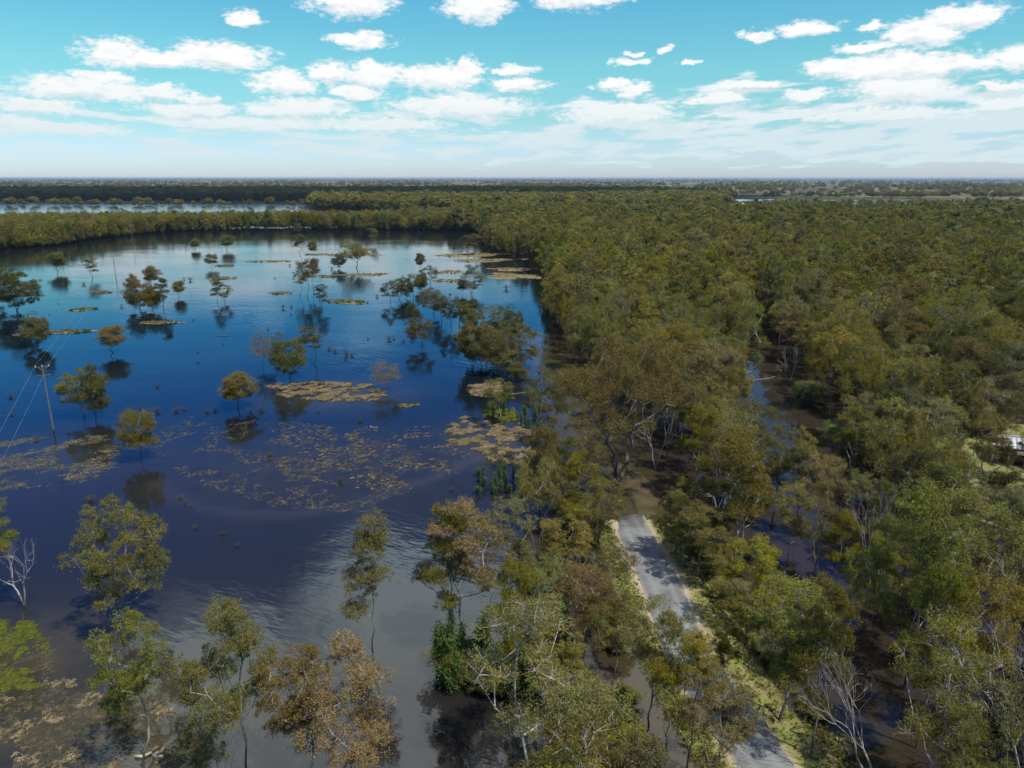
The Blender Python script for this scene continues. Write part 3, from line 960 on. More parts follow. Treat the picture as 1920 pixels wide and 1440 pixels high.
def scatter_px(poly, n, clump=0.0, seed=0, thr=0.0, ns=6.0):
    """n points in a pixel polygon, uniform on the ground"""
    rs = np.random.default_rng(seed)
    W_ = np.array([G(*p) for p in poly])
    lo, hi_ = W_.min(0), W_.max(0)
    out_ = []
    from mathutils import noise as mn
    tries = 0
    while len(out_) < n and tries < n * 40:
        m_ = 400
        x = rs.uniform(lo[0], hi_[0], m_); y = rs.uniform(lo[1], hi_[1], m_)
        ok = inpoly(x, y, [tuple(w) for w in W_])
        for a_, b_ in zip(x[ok], y[ok]):
            tries += 1
            if clump and (mn.noise(Vector((a_ / ns + seed, b_ / ns, 3.1))) + 0.5 * mn.noise(Vector((a_ / ns * 3, b_ / ns * 3, 7.7)))) < thr + (1 - clump) * -2: continue
            out_.append((a_, b_))
            if len(out_) >= n: break
        tries += m_ - int(ok.sum())
    return np.array(out_) if out_ else np.zeros((0, 2))

def grass_patch(name, poly, n, size, blades, mat, label, **kw):
    sc = {k: kw.pop(k) for k in ('clump', 'seed', 'thr', 'ns') if k in kw}
    P_ = scatter_px(poly, n, **sc)
    if not len(P_): return
    me_ = tufts(P_, size, blades, mat, name, **kw)
    return tag(obj(name, me_), label, kind='stuff')

grass_patch('dry_grass', [(500, 722), (560, 716), (640, 718), (700, 722), (720, 735), (705, 750), (640, 752), (560, 748), (520, 740)], 1000, 1.2, 5, DRY,
            'bleached dry grass island standing out of the water under the bare tree', clump=1, seed=3, thr=0.08, ns=2.4)
grass_patch('dry_grass', [(835, 800), (865, 782), (930, 790), (990, 800), (1000, 850), (990, 872), (930, 868), (880, 840), (840, 828)], 1000, 1.05, 6, DRY,
            'thick bleached grass bed in shallow water beside the saplings', clump=1, seed=5, thr=0.08, ns=2.2)
grass_patch('dry_grass', [(500, 800), (560, 795), (700, 800), (820, 800), (880, 850), (860, 880), (720, 925), (600, 905), (520, 880), (540, 840)], 620, 0.62, 4, DRY,
            'thin scatter of pale grass heads across the middle of the lake', clump=1, seed=8, thr=0.02, ns=4.5)
grass_patch('drowned_weed', [(300, 780), (560, 790), (840, 860), (870, 890), (640, 960), (520, 950), (350, 900), (290, 850)], 1500, 0.8, 3, WEED,
            'faint drowned weed just under the surface of the dark lake', clump=1, seed=9, thr=-0.02, ns=8, lie=1.0, zmax=0.04)
grass_patch('drowned_weed', [(-100, 840), (60, 820), (200, 815), (230, 870), (150, 905), (-100, 925)], 900, 1.2, 3, WEED,
            'combed drowned weed in the lake below the power pole', clump=1, seed=10, thr=0.0, ns=7, lie=1.0, zmax=0.04)
grass_patch('dry_grass', [(60, 1270), (150, 1275), (240, 1300), (340, 1330), (330, 1440), (240, 1480), (0, 1480), (-60, 1350)], 260, 0.48, 9, DRY,
            'bleached grass clumps in the shallow water of the bottom left corner', clump=1, seed=11, thr=0.12, ns=3.0, wid=.10)
grass_patch('drowned_weed', [(-60, 1180), (90, 1190), (110, 1290), (330, 1330), (340, 1480), (-60, 1480)], 2300, 0.42, 4, WEED,
            'mossy drowned grass under shallow water at the lower left', clump=1, seed=12, thr=-0.1, ns=4, lie=1.0, zmax=0.05)
grass_patch('green_grass', [(-60, 1160), (60, 1165), (90, 1210), (80, 1290), (-60, 1300)], 1700, 0.42, 5, GREEN_G,
            'yellow-green grass growing through the shallows at the left edge', clump=1, seed=13, thr=-0.1, ns=3)
grass_patch('dry_grass', [(880, 722), (930, 715), (945, 735), (920, 745), (880, 740)], 260, 1.2, 6, DRY,
            'small bleached grass bed in front of the dense tree clump', seed=14)
grass_patch('dry_grass', [(905, 770), (960, 765), (975, 785), (940, 795), (905, 790)], 200, 1.0, 6, GREEN_G,
            'patch of green grass round the foot of the small tree', seed=15)
grass_patch('dry_grass', [(285, 1410), (330, 1400), (345, 1440), (330, 1500), (290, 1500)], 260, 0.5, 8, DRY,
            'pale grass beside the sunken timber frames', seed=16)
BARS = [((885, 478), 62, 4, 'grassy bar below the lone tree near the forest point'), ((915, 488), 60, 4, 'long straw-coloured bar crossing the lake narrows'),
        ((962, 518), 52, 7, 'broad pale bar close to the right-hand forest'), ((845, 510), 22, 4, 'small oval bar between the reflections'),
        ((840, 526), 28, 3, 'thin bar left of the broad pale one'), ((650, 566), 38, 4, 'green grassy bar right of the slim dark tree'),
        ((680, 515), 42, 3, 'low bar behind the spreading tree'), ((765, 760), 17, 4, 'small rounded green islet near the bare tree'),
        ((640, 478), 70, 2, 'long narrow bar running across the far lake'), ((415, 522), 26, 3, 'straw bar right of the twin trees'),
        ((525, 550), 20, 2, 'short straw bar out in the open lake'), ((190, 548), 18, 2, 'small mudbank right of the far pole'),
        ((155, 580), 22, 3, 'small green bank behind the round tree'), ((130, 622), 34, 4, 'long slanting green bank beside the round tree'),
        ((300, 605), 36, 3, 'thin weed bank below the group of five trees'), ((50, 628), 22, 2, 'low tan bank beside the round tree'),
        ((420, 498), 16, 2, 'tiny bar beside the small umbrella tree'), ((500, 490), 40, 2, 'faint mud bar in the pale reflection'),
        ((600, 518), 26, 2, 'short bar behind the grey tree cluster'), ((960, 505), 40, 4, 'middle bar among the forest reflections')]
for i, ((cx, cy), hw, hh, lab) in enumerate(BARS):
    gx, gy = G(cx, cy)
    zc = proj(gx, gy)[2]
    a_ = hw / FPX * zc
    b_ = abs(G(cx, cy - hh)[1] - G(cx, cy + hh)[1]) / 2 * .75
    ring = []
    k = 30
    skew = random.uniform(-.25, .25)
    for j in range(k):
        t = j / k * 2 * PI
        r_ = 1 + .22 * math.sin(3 * t + i) + .15 * math.sin(5 * t + 2 * i) + random.uniform(-.1, .1)
        x_, y_ = math.cos(t) * a_ * r_, math.sin(t) * b_ * r_
        ring.append((gx + x_, gy + y_ + skew * x_))
    mound('grass_bar', ring, 0.12, STRAW, lab, kind='structure')
    P_ = []
    for _ in range(int(min(500, 60 + a_ * b_ * 0.9))):
        t = random.uniform(0, 2 * PI); f = math.sqrt(random.random()) * 1.08
        x_, y_ = math.cos(t) * a_ * f, math.sin(t) * b_ * f
        P_.append((gx + x_, gy + y_ + skew * x_, 0.08))
    green = i in (5, 7, 12, 13)
    tag(obj('bar_grass', tufts(P_, random.uniform(1.0, 1.5) * (1 if i != 7 else .6), 4, GREEN_G if green else DRY, 'bar_grass', lie=.6, zmax=.5)), 'grass on the ' + lab, kind='stuff')

# short grass along the road verges
T_ = np.gradient(line_k, axis=0); T_ /= np.linalg.norm(T_, axis=1)[:, None]
N_ = np.stack([T_[:, 1], -T_[:, 0]], 1)
Pg = []
for _ in range(9000):
    i = random.randrange(len(line_k))
    s = random.choice((-1, 1))
    o_ = random.uniform(3.4, 5.2 if s < 0 else 8.6)
    if top_k[i] < 0.15: continue
    q_ = line_k[i] + N_[i] * o_ * s + rng.normal(0, .5, 2)
    Pg.append((q_[0], q_[1], top_k[i] - 0.08 - max(0, (o_ - 5.5)) * 0.10))
tag(obj('verge_grass', tufts(Pg, 0.42, 4, GREEN_G, 'verge_grass', lie=.45, wid=.2, zmax=.35)), 'short yellow-green grass along both road verges', kind='stuff')

# ------------------------------------------------------------------ prototypes
P_tall = [gen_tree('tall', s, 0) for s in (1, 2, 3)]
P_tier = [gen_tree('tier', s, 0) for s in (1, 2, 3)]
P_dome = [gen_tree('dome', s, 0) for s in (1, 2)]
P_wisp = [gen_tree('wisp', s, 0, 0.6) for s in (1, 2)]
P_spread = [gen_tree('spread', 1, 0)]
P_giant = [gen_tree('giant', 1, 0, 1.0, BARK_GREY)]
P_umb = [gen_tree('round', 1, 0), gen_tree('umbrella', 2, 0), gen_tree('round', 3, 0)]
P_bush = [gen_tree('bushy', s, 0) for s in (1, 2)]
P_col = [gen_tree('column', s, 0) for s in (1, 2)]
P_thin = [gen_tree('umbrella', 5, 0, 0.22)]
P_pale = [gen_tree('wisp', 7, 0, 0.35, BARK_PALE), gen_tree('tier', 9, 0, 0.5, BARK_PALE)]

def bare_tree(seed, H=9.0, W_=8.5, mat=BARK_DEAD, levels=5):
    rs = np.random.default_rng(seed)
    segs = []
    def grow(p, d, L, r, lv):
        n = 3
        for i in range(n):
            d = d + rs.normal(0, .16, 3); d[2] += .05; d /= np.linalg.norm(d)
            q_ = p + d * L / n
            segs.append((p, q_, r, r * .88)); p = q_; r *= .88
        if lv == 0: return
        k = 3 if lv > 2 else 3 + (rs.random() < .4)
        for _ in range(k):
            e = rs.normal(size=3); e -= e.dot(d) * d; e /= np.linalg.norm(e)
            a = rs.uniform(.35, .8)
            nd = d * math.cos(a) + e * math.sin(a)
            nd[2] = max(nd[2], -0.05)
            grow(p, nd / np.linalg.norm(nd), L * rs.uniform(.62, .82), r * rs.uniform(.58, .75), lv - 1)
    base = np.array([0, 0, -.3])
    for s in range(2):
        a = s * PI + 0.5
        grow(base, np.array([math.cos(a) * .45, math.sin(a) * .3, 1.0]), H * .30, .17, levels - 1)
    V_, Q_ = tubes_np(segs, 4)
    h = V_[:, 2].max()
    V_ *= np.array([1, 1, H / h])
    w = np.percentile(V_[:, 0], 99) - np.percentile(V_[:, 0], 1)
    V_[:, :2] *= W_ / w
    return V_, Q_

# ------------------------------------------------------------------ the trees one can point to
def lone(px, py, ptop, wpx, protos, col, label, group=None, idx=0, rz=None, z=0.0):
    x, y = G(px, py)
    zc = proj(x, y)[2]
    h = height_at(y, ptop)
    w = wpx / FPX * zc * (1.06 if py < 830 else 1.02)
    p = protos[(idx + (int(px) if protos is P_umb else 0)) % len(protos)]
    return place_tree(x, y, h, w, p, col, label, group, rz, z)

LK = 'trees standing in the flooded lake'
lone(32, 584, 500, 88, P_bush, 'dark', 'large spreading dark gum with thick limbs in the lake near the left edge', LK)
lone(-14, 560, 500, 44, P_dome, 'green', 'tree cut off by the left edge, behind the large spreading gum', LK)
lone(70, 648, 588, 48, P_bush, 'grey', 'round grey-olive tree in front of the large spreading gum', LK)
lone(110, 509, 473, 35, P_umb, 'dark', 'neat round-topped dark tree in the lake above the spreading gum', LK)
lone(174, 521, 481, 25, P_col, 'olive', 'small narrow olive tree left of the middle power pole', LK, 1)
lone(214, 661, 611, 50, P_umb, 'brown', 'umbrella-shaped dark tree alone in the blue water', LK, 1)
lone(158, 781, 692, 62, P_dome, 'olive', 'left trunk tree of the dense pair beside the near power pole', LK)
lone(180, 782, 686, 55, P_bush, 'dark', 'darker right-hand tree of the dense pair beside the near power pole', LK, 1)
lone(262, 579, 524, 48, P_bush, 'brown', 'thick brown-olive tree at the left end of the group of five', LK)
lone(251, 545, 514, 22, P_bush, 'rust', 'small rusty tree peeping out behind the brown-olive tree of the group', LK, 1)
lone(285, 537, 499, 31, P_umb, 'brown', 'sparse pinkish-brown tree standing behind the group of five', LK)
lone(287, 580, 537, 32, P_bush, 'yellow', 'bright yellow-green low tree in the middle of the group of five', LK, 1)
lone(307, 579, 520, 32, P_tier, 'bright', 'slender light green tree with loose crown at the right of the group', LK, 0)
lone(337, 556, 527, 24, P_umb, 'olive', 'little olive tree just right of the group of five', LK, 1)
lone(366, 468, 448, 20, P_umb, 'grey', 'left one of two small round trees far out in the lake', LK)
lone(427, 468, 442, 26, P_umb, 'green', 'right one of two small round trees far out in the lake', LK, 1)
lone(397, 502, 476, 23, P_umb, 'brown', 'small umbrella-shaped tree beside a tiny bar below the two round ones', LK)
lone(408, 568, 522, 21, P_col, 'dark', 'taller dark tree of the twin trees in mid lake', LK)
lone(422, 566, 530, 23, P_dome, 'olive', 'shorter olive tree of the twin trees in mid lake', LK, 1)
lone(562, 476, 439, 22, P_tall, 'green', 'fresh green tree in the white reflection of the far lake', LK)
lone(587, 478, 451, 17, P_umb, 'olive', 'tiny pale tree right of the fresh green one in the far lake', LK, 1)
lone(563, 556, 506, 25, P_wisp, 'grey', 'left grey tree of the tall thin cluster in mid lake', LK)
lone(576, 556, 488, 26, P_tall, 'grey', 'tallest middle tree of the grey cluster in mid lake', LK, 1)
lone(589, 545, 485, 26, P_tall, 'brown', 'right brownish tree of the grey cluster in mid lake', LK, 2)
lone(605, 580, 533, 26, P_col, 'dark', 'slim dark bottle-shaped tree beside a green bar', LK, 1)
lone(636, 503, 474, 28, P_bush, 'dark', 'low dense dark green tree left of the spreading far tree', LK)
lone(668, 502, 449, 52, P_spread, 'olive', 'spreading tree with open limbs in the far lake', LK)
lone(557, 438, 417, 17, P_bush, 'grey', 'small tree off the far shore above the fresh green one', LK)
lone(685, 438, 411, 29, P_bush, 'grey', 'broad grey tree standing just off the far shore', LK, 1)
lone(702, 458, 429, 17, P_col, 'grey', 'narrow grey tree right of the broad one off the far shore', LK)
lone(788, 506, 475, 19, P_umb, 'brown', 'small brown tree with bare stem above the row of trees', LK)
lone(806, 534, 498, 31, P_dome, 'dark', 'round dark green tree at the right end of the row', LK)
for k, (a_, b_, c_, w_, pr, cc, lb) in enumerate([
        (733, 567, 527, 32, P_dome, 'dark', 'leftmost tree of the dark row in mid lake'),
        (748, 561, 522, 28, P_tall, 'olive', 'second tree from the left in the dark row in mid lake'),
        (762, 560, 519, 26, P_bush, 'grey', 'middle grey tree of the dark row in mid lake'),
        (776, 560, 514, 30, P_tall, 'olive', 'tall olive tree near the right end of the dark row'),
        (790, 545, 515, 22, P_bush, 'dark', 'small dark tree closing the row beside the round green one')]):
    lone(a_, b_, c_, w_, pr, cc, lb, LK, k)
lone(885, 552, 505, 40, P_dome, 'grey', 'grey-green tree alone on blue water left of the forest', LK, 1)
lone(868, 551, 524, 20, P_umb, 'grey', 'small low tree tucked against the grey-green lone tree', LK)
lone(887, 478, 438, 31, P_tall, 'olive', 'leafy tree alone at the head of the grass bars', LK, 1)
lone(775, 603, 566, 23, P_bush, 'dark', 'small egg-shaped dark tree above the brown domed one', LK)
lone(790, 648, 594, 47, P_dome, 'brown', 'brown domed tree with its reflection below', LK)
for k, (a_, b_, c_, w_, pr, cc, lb) in enumerate([
        (812, 590, 540, 40, P_dome, 'brown', 'brownish tree at the far left of the crowded clump'),
        (828, 604, 558, 34, P_tall, 'dark', 'dark slender tree second in the crowded clump'),
        (845, 612, 552, 36, P_dome, 'dark', 'tall dark tree in the middle of the crowded clump'),
        (862, 613, 566, 30, P_tall, 'olive', 'olive tree beside the tall dark one of the crowded clump'),
        (878, 612, 572, 32, P_bush, 'yellow', 'yellow-green low tree at the right of the crowded clump'),
        (886, 590, 560, 20, P_bush, 'dark', 'small dark knob of a tree behind the yellow-green one')]):
    lone(a_, b_, c_, w_, pr, cc, lb, LK, k)
for k, (a_, b_, c_, w_, pr, cc, lb) in enumerate([
        (885, 690, 607, 54, P_bush, 'olive', 'leftmost tall tree of the clump at the lake corner'),
        (902, 697, 612, 54, P_tall, 'grey', 'grey thin-stemmed tree in the clump at the lake corner'),
        (922, 660, 572, 56, P_tall, 'grey', 'silvery tree rising at the back of the corner clump'),
        (924, 702, 622, 56, P_umb, 'olive', 'olive tree in the front of the corner clump'),
        (946, 704, 650, 48, P_dome, 'green', 'low green domed tree at the right foot of the corner clump'),
        (960, 668, 600, 58, P_dome, 'dark', 'dark tree behind the low green one of the corner clump'),
        (972, 715, 680, 32, P_bush, 'yellow', 'small yellowish bushy tree ending the corner clump'),
        (890, 672, 600, 46, P_dome, 'dark', 'dark tree at the lake side of the corner clump'),
        (912, 684, 606, 46, P_bush, 'olive', 'dense olive tree in the heart of the corner clump'),
        (938, 686, 612, 50, P_dome, 'grey', 'grey-green full tree in the back half of the corner clump'),
        (985, 690, 610, 52, P_dome, 'olive', 'olive tree joining the corner clump to the forest'),
        (958, 640, 575, 46, P_bush, 'dark', 'dark tree behind the corner clump towards the forest edge')]):
    lone(a_, b_, c_, w_, pr, cc, lb, LK, k + 1)
lone(935, 797, 713, 52, P_tall, 'green', 'single green tree over the patch of green grass', LK, 2)
lone(725, 733, 675, 52, P_thin, 'brown', 'nearly bare thin tree on the bleached grass island', LK)
lone(495, 688, 623, 42, P_thin, 'brown', 'half bare brown tree left of the dense green one', LK, 0, 1.0)
lone(543, 710, 628, 62, P_bush, 'green', 'dense green tree with dark foot left of the grass island', LK)
lone(588, 682, 612, 46, P_tall, 'grey', 'grey-olive taller tree right of the dense green one', LK, 2)
lone(447, 766, 700, 66, P_umb, 'brown', 'brown umbrella-shaped tree on its own small tuft islet', LK)
lone(264, 862, 770, 66, P_umb, 'olive', 'airy rounded olive tree alone below the dense pair', LK, 1)
lone(240, 1178, 938, 142, P_dome, 'olive', 'large layered gum with its dark shadow on the lake', LK, 0, 0.4)
lone(270, 1450, 1160, 122, P_tall, 'green', 'green gum standing over the sunken timber frames', LK, 0, 0.0)
lone(698, 1218, 965, 84, P_col, 'olive', 'tall slim gum with two crown tiers over pale reflection', LK, 0, 0.3)
lone(462, 1462, 1142, 158, P_tier, 'grey', 'tall open gum at the bottom, left of the rusty ones', LK, 2)
lone(425, 1470, 1235, 120, P_wisp, 'green', 'leaning green gum left of the tall open one at the bottom', LK, 1)
lone(570, 1490, 1225, 130, P_tall, 'rust', 'rusty-leaved gum between the open gum and the wide one', LK, 0)
lone(655, 1475, 1205, 168, P_dome, 'rust', 'wide rust-coloured gum with pale limbs at the bottom of the lake', LK, 1)
lone(388, 1465, 1352, 84, P_umb, 'grey', 'low grey tree at the bottom edge between two gums', LK)
lone(-8, 1150, 945, 95, P_tall, 'green', 'green gum cut by the left edge beside the dead white tree', LK, 2)
lone(843, 1213, 948, 105, P_tier, 'olive', 'yellow-tipped gum at the outer side of the rusty clump', LK, 0)
lone(876, 1220, 940, 120, P_tall, 'rust', 'rusty crowned gum in front of the road strip', LK, 1)
lone(912, 1190, 965, 84, P_wisp, 'brown', 'thin brown gum behind the rusty crowned one', LK, 0)
lone(962, 1130, 932, 82, P_tall, 'grey', 'slender grey-green gum right of the rusty crowned one', LK, 0)
lone(965, 1300, 1050, 100, P_tier, 'yellow', 'yellow-brown gum over the dark leafy thicket', LK, 2)

RD = 'trees along the flooded road'
lone(1166, 917, 640, 260, P_giant, 'brown', 'huge many-limbed tree standing where the road goes under water', RD, rz=1.1, z=0.1)
lone(1120, 905, 780, 120, P_wisp, 'brown', 'brownish gum leaning over the drowned road beside the huge tree', RD)
lone(1458, 1357, 1090, 150, P_tall, 'green', 'tall pale green gum on the right verge above its root-like shadow', RD, 1)
lone(1518, 1425, 1085, 120, P_tier, 'olive', 'straight dark-trunked gum at the water side of the right verge', RD, 0)
lone(1212, 1375, 1120, 110, P_tall, 'olive', 'olive gum rising left of the covered road bend', RD, 0)
lone(1250, 1400, 1150, 90, P_wisp, 'olive', 'thin gum overhanging the pool left of the road', RD, 0)
lone(1288, 1440, 1200, 120, P_tier, 'yellow', 'golden-tipped gum overhanging the lower road', RD, 2)
lone(1335, 1520, 1275, 130, P_tall, 'brown', 'brown-green gum in front of the golden-tipped one', RD, 2)
lone(1362, 1300, 1130, 84, P_tall, 'olive', 'olive gum on the right verge halfway down the covered road', RD, 0)
lone(1400, 1190, 1010, 90, P_tall, 'yellow', 'yellow-brown gum right of the verge bend', RD, 1)
lone(1270, 1045, 925, 80, P_dome, 'olive', 'squat olive tree on the right verge of the open road', RD, 1)
lone(1320, 1100, 950, 90, P_tall, 'olive', 'bushy gum behind the right verge of the open road', RD, 0)

lone(1934, 915, 800, 56, P_tall, 'olive', 'olive gum standing before the white-roofed house', RD, 1)
lone(1858, 940, 820, 60, P_dome, 'brown', 'brownish tree at the near corner of the house clearing', RD, 1)
for k, (a_, b_, c_, w_, pr, cc, lb) in enumerate([
        (1448, 985, 800, 74, P_tall, 'yellow', 'golden-green gum left of the water at the near end of the brown channel'),
        (1490, 1000, 830, 70, P_tier, 'olive', 'olive gum hiding the near end of the brown channel'),
        (1530, 1020, 850, 72, P_wisp, 'brown', 'brownish thin gum right of the one hiding the channel end'),
        (1475, 1065, 905, 64, P_tall, 'olive', 'olive gum standing in the upper water lane'),
        (1525, 1080, 930, 60, P_wisp, 'grey', 'grey thin gum in the middle of the upper water lane'),
        (1570, 1105, 960, 64, P_tier, 'yellow', 'yellow-green gum at the right side of the upper water lane'),
        (1530, 1290, 1100, 80, P_tall, 'olive', 'olive gum rising from the lower water lane'),
        (1500, 905, 800, 46, P_wisp, 'olive', 'short thin gum just below the brown channel water')]):
    lone(a_, b_, c_, w_, pr, cc, lb, RD, k)
for k, (a_, b_, c_, w_, pr, cc, lb) in enumerate([
        (1128, 1062, 905, 84, P_tall, 'olive', 'olive gum beside the left verge at the top of the open road'),
        (1085, 1010, 850, 84, P_dome, 'olive', 'full olive tree in the strip west of the road end'),
        (1062, 1105, 960, 92, P_tall, 'brown', 'brown-green gum in the middle of the strip left of the open road'),
        (1150, 1150, 1015, 84, P_wisp, 'brown', 'thin brownish gum at the left verge half way down the open road'),
        (1088, 1218, 1065, 104, P_tall, 'rust', 'broad rusty gum in the strip level with the road bend'),
        (1152, 1275, 1120, 90, P_tier, 'brown', 'layered brown gum above the left pool'),
        (1030, 1200, 1040, 84, P_wisp, 'grey', 'grey thin gum between the leafy thicket and the road strip'),
        (1012, 965, 845, 76, P_dome, 'green', 'green rounded tree at the lake edge of the strip below the grass bed'),
        (1040, 1340, 1190, 100, P_tall, 'olive', 'olive gum in standing water right of the leafy thicket'),
        (1110, 1420, 1270, 104, P_tier, 'rust', 'rusty layered gum at the bottom left of the pool'),
        (1846, 905, 780, 70, P_tall, 'olive', 'olive gum masking the left end of the white-roofed house')]):
    lone(a_, b_, c_, w_, pr, cc, lb, RD, k)
# bare white trees
def bare(px, py, ptop, wpx, seed, label, mat=BARK_DEAD, lean=0.0, name='dead_tree'):
    x, y = G(px, py)
    zc = proj(x, y)[2]
    h = height_at(y, ptop); w = wpx / FPX * zc
    V_, Q_ = bare_tree(seed, h, w)
    V_[:, 0] += lean * V_[:, 2]
    # the trunk stays together, the fine twigs are a part of their own
    nseg = len(Q_) // 4
    big = np.repeat((np.linalg.norm(V_.reshape(nseg, 8, 3)[:, 0] - V_.reshape(nseg, 8, 3)[:, 2], axis=1) > 0.10), 4)
    r = empty(name, (x, y, 0), 0.0, label=label, cat='dead tree')
    obj('trunk', mesh('trunk', V_, Q_[big], mat, True), r)
    obj('twigs', mesh('twigs', V_, Q_[~big], mat, False), r)
    TREE_XY.append((x, y))
    return r
bare(46, 1135, 1006, 105, 4, 'leafless white tree at the left edge of the lake')
bare(1640, 1130, 900, 110, 9, 'bleached bare tree with forked white limbs right of the water lane', BARK_PALE, -0.12)
bare(1930, 1500, 1175, 260, 12, 'large bare white limbs leaning in from the bottom right', BARK_PALE, -0.45)
bare(1640, 1480, 1230, 150, 15, 'bare grey leaning tree over the dark water at the bottom', BARK_PALE, -0.35)
bare(1800, 1250, 1040, 130, 18, 'pale bare gum sticking out of the right-hand canopy', BARK_PALE, -0.2)
bare(1700, 1010, 850, 80, 31, 'bleached dead limbs above the canopy between the channel and the house', BARK_PALE, -0.15)
bare(1770, 940, 830, 70, 33, 'small pale dead tree left of the house clearing', BARK_PALE, 0.1)
bare(1860, 1330, 1120, 120, 35, 'pale dead crown above the right edge canopy', BARK_PALE, -0.25)
bare(1340, 1000, 850, 80, 39, 'greyish dead tree behind the squat olive tree', BARK_DEAD, 0.15)
bare(1230, 880, 740, 90, 41, 'purplish grey dead tree right of the huge tree', BARK_DEAD, 0.1)
bare(1095, 1130, 1020, 60, 21, 'purplish leafless sapling in the strip left of the road', BARK_DEAD, 0.0)
bare(1480, 720, 640, 50, 24, 'thin dead tree beside the brown channel', BARK_DEAD, -0.1)

# ------------------------------------------------------------------ forest
ROAD_S = ROADL[::4]
def road_clear(x, y, r):
    return polydist(x, y, [tuple(p) for p in ROAD_S]) > r

def jitter_grid(x0, x1, y0, y1, sp, jit=0.42):
    X, Y = np.meshgrid(np.arange(x0, x1, sp), np.arange(y0, y1, sp))
    X = X + (np.arange(Y.shape[0])[:, None] % 2) * sp * .5
    x = X.ravel() + rng.uniform(-jit, jit, X.size) * sp
    y = Y.ravel() + rng.uniform(-jit, jit, X.size) * sp
    return x, y

x, y = jitter_grid(-60, 900, 33, FOREST_LIM_R, 5.7, 0.5)
inside = (x < 0.80 * y + 45) & forest_ok(x, y)
x, y = x[inside], y[inside]
g_ = gaps(x, y)
rc = polydist(x, y, [tuple(p) for p in ROAD_S])
px, py, zc = projn(x, y)
left_road = px < np.interp(py, [q[1] for q in ROAD_PX[::-1]], [q[0] for q in ROAD_PX[::-1]])
keep = ~g_ & (rc > np.where(left_road, 4.4, np.where(py > 1130, 9.0, 8.0)))
# keep clear of the placed trees
TXY = np.array(TREE_XY)
for i in range(0, len(x), 4000):
    d = np.min(np.hypot(x[i:i + 4000, None] - TXY[None, :, 0], y[i:i + 4000, None] - TXY[None, :, 1]), axis=1)
    keep[i:i + 4000] &= d > 3.6
# house stands clear
HX, HY = G(1925, 868)
keep &= np.hypot(x - HX, y - HY) > 8.0
dens = rng.random(len(x))
keep &= ~((rng.random(len(x)) < 0.14) & (y > 60))
strip = left_road & (py > 880) & (py < 1700)
keep &= ~((strip) & (dens < 0.03))
thin_ = (px > 1400) & (px < 1640) & (py > 850) & (py < 1500)
keep &= ~(thin_ & (dens < 0.08))
x, y, left_road = x[keep], y[keep], left_road[keep]
px, py, zc = projn(x, y)
from mathutils import noise as MN
nz = np.array([MN.noise(Vector((a / 55, b / 55, 0.3))) for a, b in zip(x, y)])
nz2 = np.array([MN.noise(Vector((a / 22, b / 22, 9.3))) for a, b in zip(x, y)])
hts = np.clip(16.2 + 4.0 * nz + rng.normal(0, 3.0, len(x)), 8, 23)
hts *= np.interp(y, [0, 150, 500], [0.92, 1.0, 1.0])
wds = hts * rng.uniform(0.30, 0.48, len(x)) * 1.05
wds = np.clip(wds, 4.6, 9.5)
# open places kept free of crowns
Dw = CAM_H - hts * 0.66
zw = y * CP + Dw * SP
wpx_, wpy_ = 960 + FPX * x / zw, 720 + FPX * (Dw * CP - y * SP) / zw
wr = (wds * 0.5) / zw * FPX; wh = hts * 0.34 / zw * FPX * .9
OPEN = [([(1150, 930), (1178, 925), (1215, 1000), (1290, 1110), (1296, 1150), (1215, 1165), (1160, 1020)], 1.0),
        ([(1400, 650), (1450, 640), (1470, 700), (1550, 780), (1565, 825), (1500, 830), (1450, 760), (1405, 700)], .85),
        ([(1150, 1290), (1225, 1290), (1235, 1400), (1165, 1400)], .45), ([(770, 1290), (985, 1310), (1000, 1400), (900, 1440), (770, 1440)], .9),
        ([(1845, 800), (1925, 800), (1925, 895), (1858, 885)], .85), ([(1495, 1110), (1545, 1180), (1640, 1400), (1570, 1440), (1505, 1280)], .6),
        ([(1460, 960), (1550, 980), (1560, 1080), (1485, 1080)], .25), ([(1440, 1340), (1500, 1380), (1545, 1445), (1400, 1445)], .9),
        ([(1235, 1165), (1290, 1165), (1335, 1290), (1265, 1290)], .75), ([(1370, 1330), (1500, 1350), (1560, 1450), (1370, 1450)], 1.0), ([(1430, 1270), (1480, 1300), (1550, 1440), (1500, 1440)], .9),
        ([(1885, 680), (1925, 680), (1925, 780), (1890, 760)], .3), ([(1100, 820), (1130, 850), (1150, 930), (1120, 930)], .7)]
okv = np.ones(len(x), bool)
for poly, share in OPEN:
    hit = np.zeros(len(x), bool)
    for a in np.linspace(0, 2 * PI, 10)[:-1]:
        for f in (.45, .9):
            hit |= inpoly(wpx_ + wr * f * math.cos(a), wpy_ + wh * f * math.sin(a), poly)
    okv &= ~(hit & (rng.random(len(x)) < share))
x, y, left_road, hts, wds, nz, nz2, px, py, zc = [q[okv] for q in (x, y, left_road, hts, wds, nz, nz2, px, py, zc)]
# trees standing in front of the brown channel stay low
low = inpoly(px, py, [(1440, 860), (1600, 860), (1620, 1010), (1440, 1010)])
hts = np.where(low, hts * 0.78, hts)

def choose_col(i):
    r_ = random.random(); a = nz2[i]; b = nz[i]
    if left_road[i]:
        return 'rust' if r_ < .14 else 'brown' if r_ < .45 else 'olive' if r_ < .75 else 'yellow' if r_ < .85 else 'grey'
    if a > 0.22 and r_ < .55: return 'yellow'
    if a < -0.22 and r_ < .5: return 'brown'
    if r_ < .32: return 'olive'
    if r_ < .52: return 'yellow'
    if r_ < .62: return 'brown'
    if r_ < .83: return 'green'
    if r_ < .93: return 'grey'
    return 'dark'

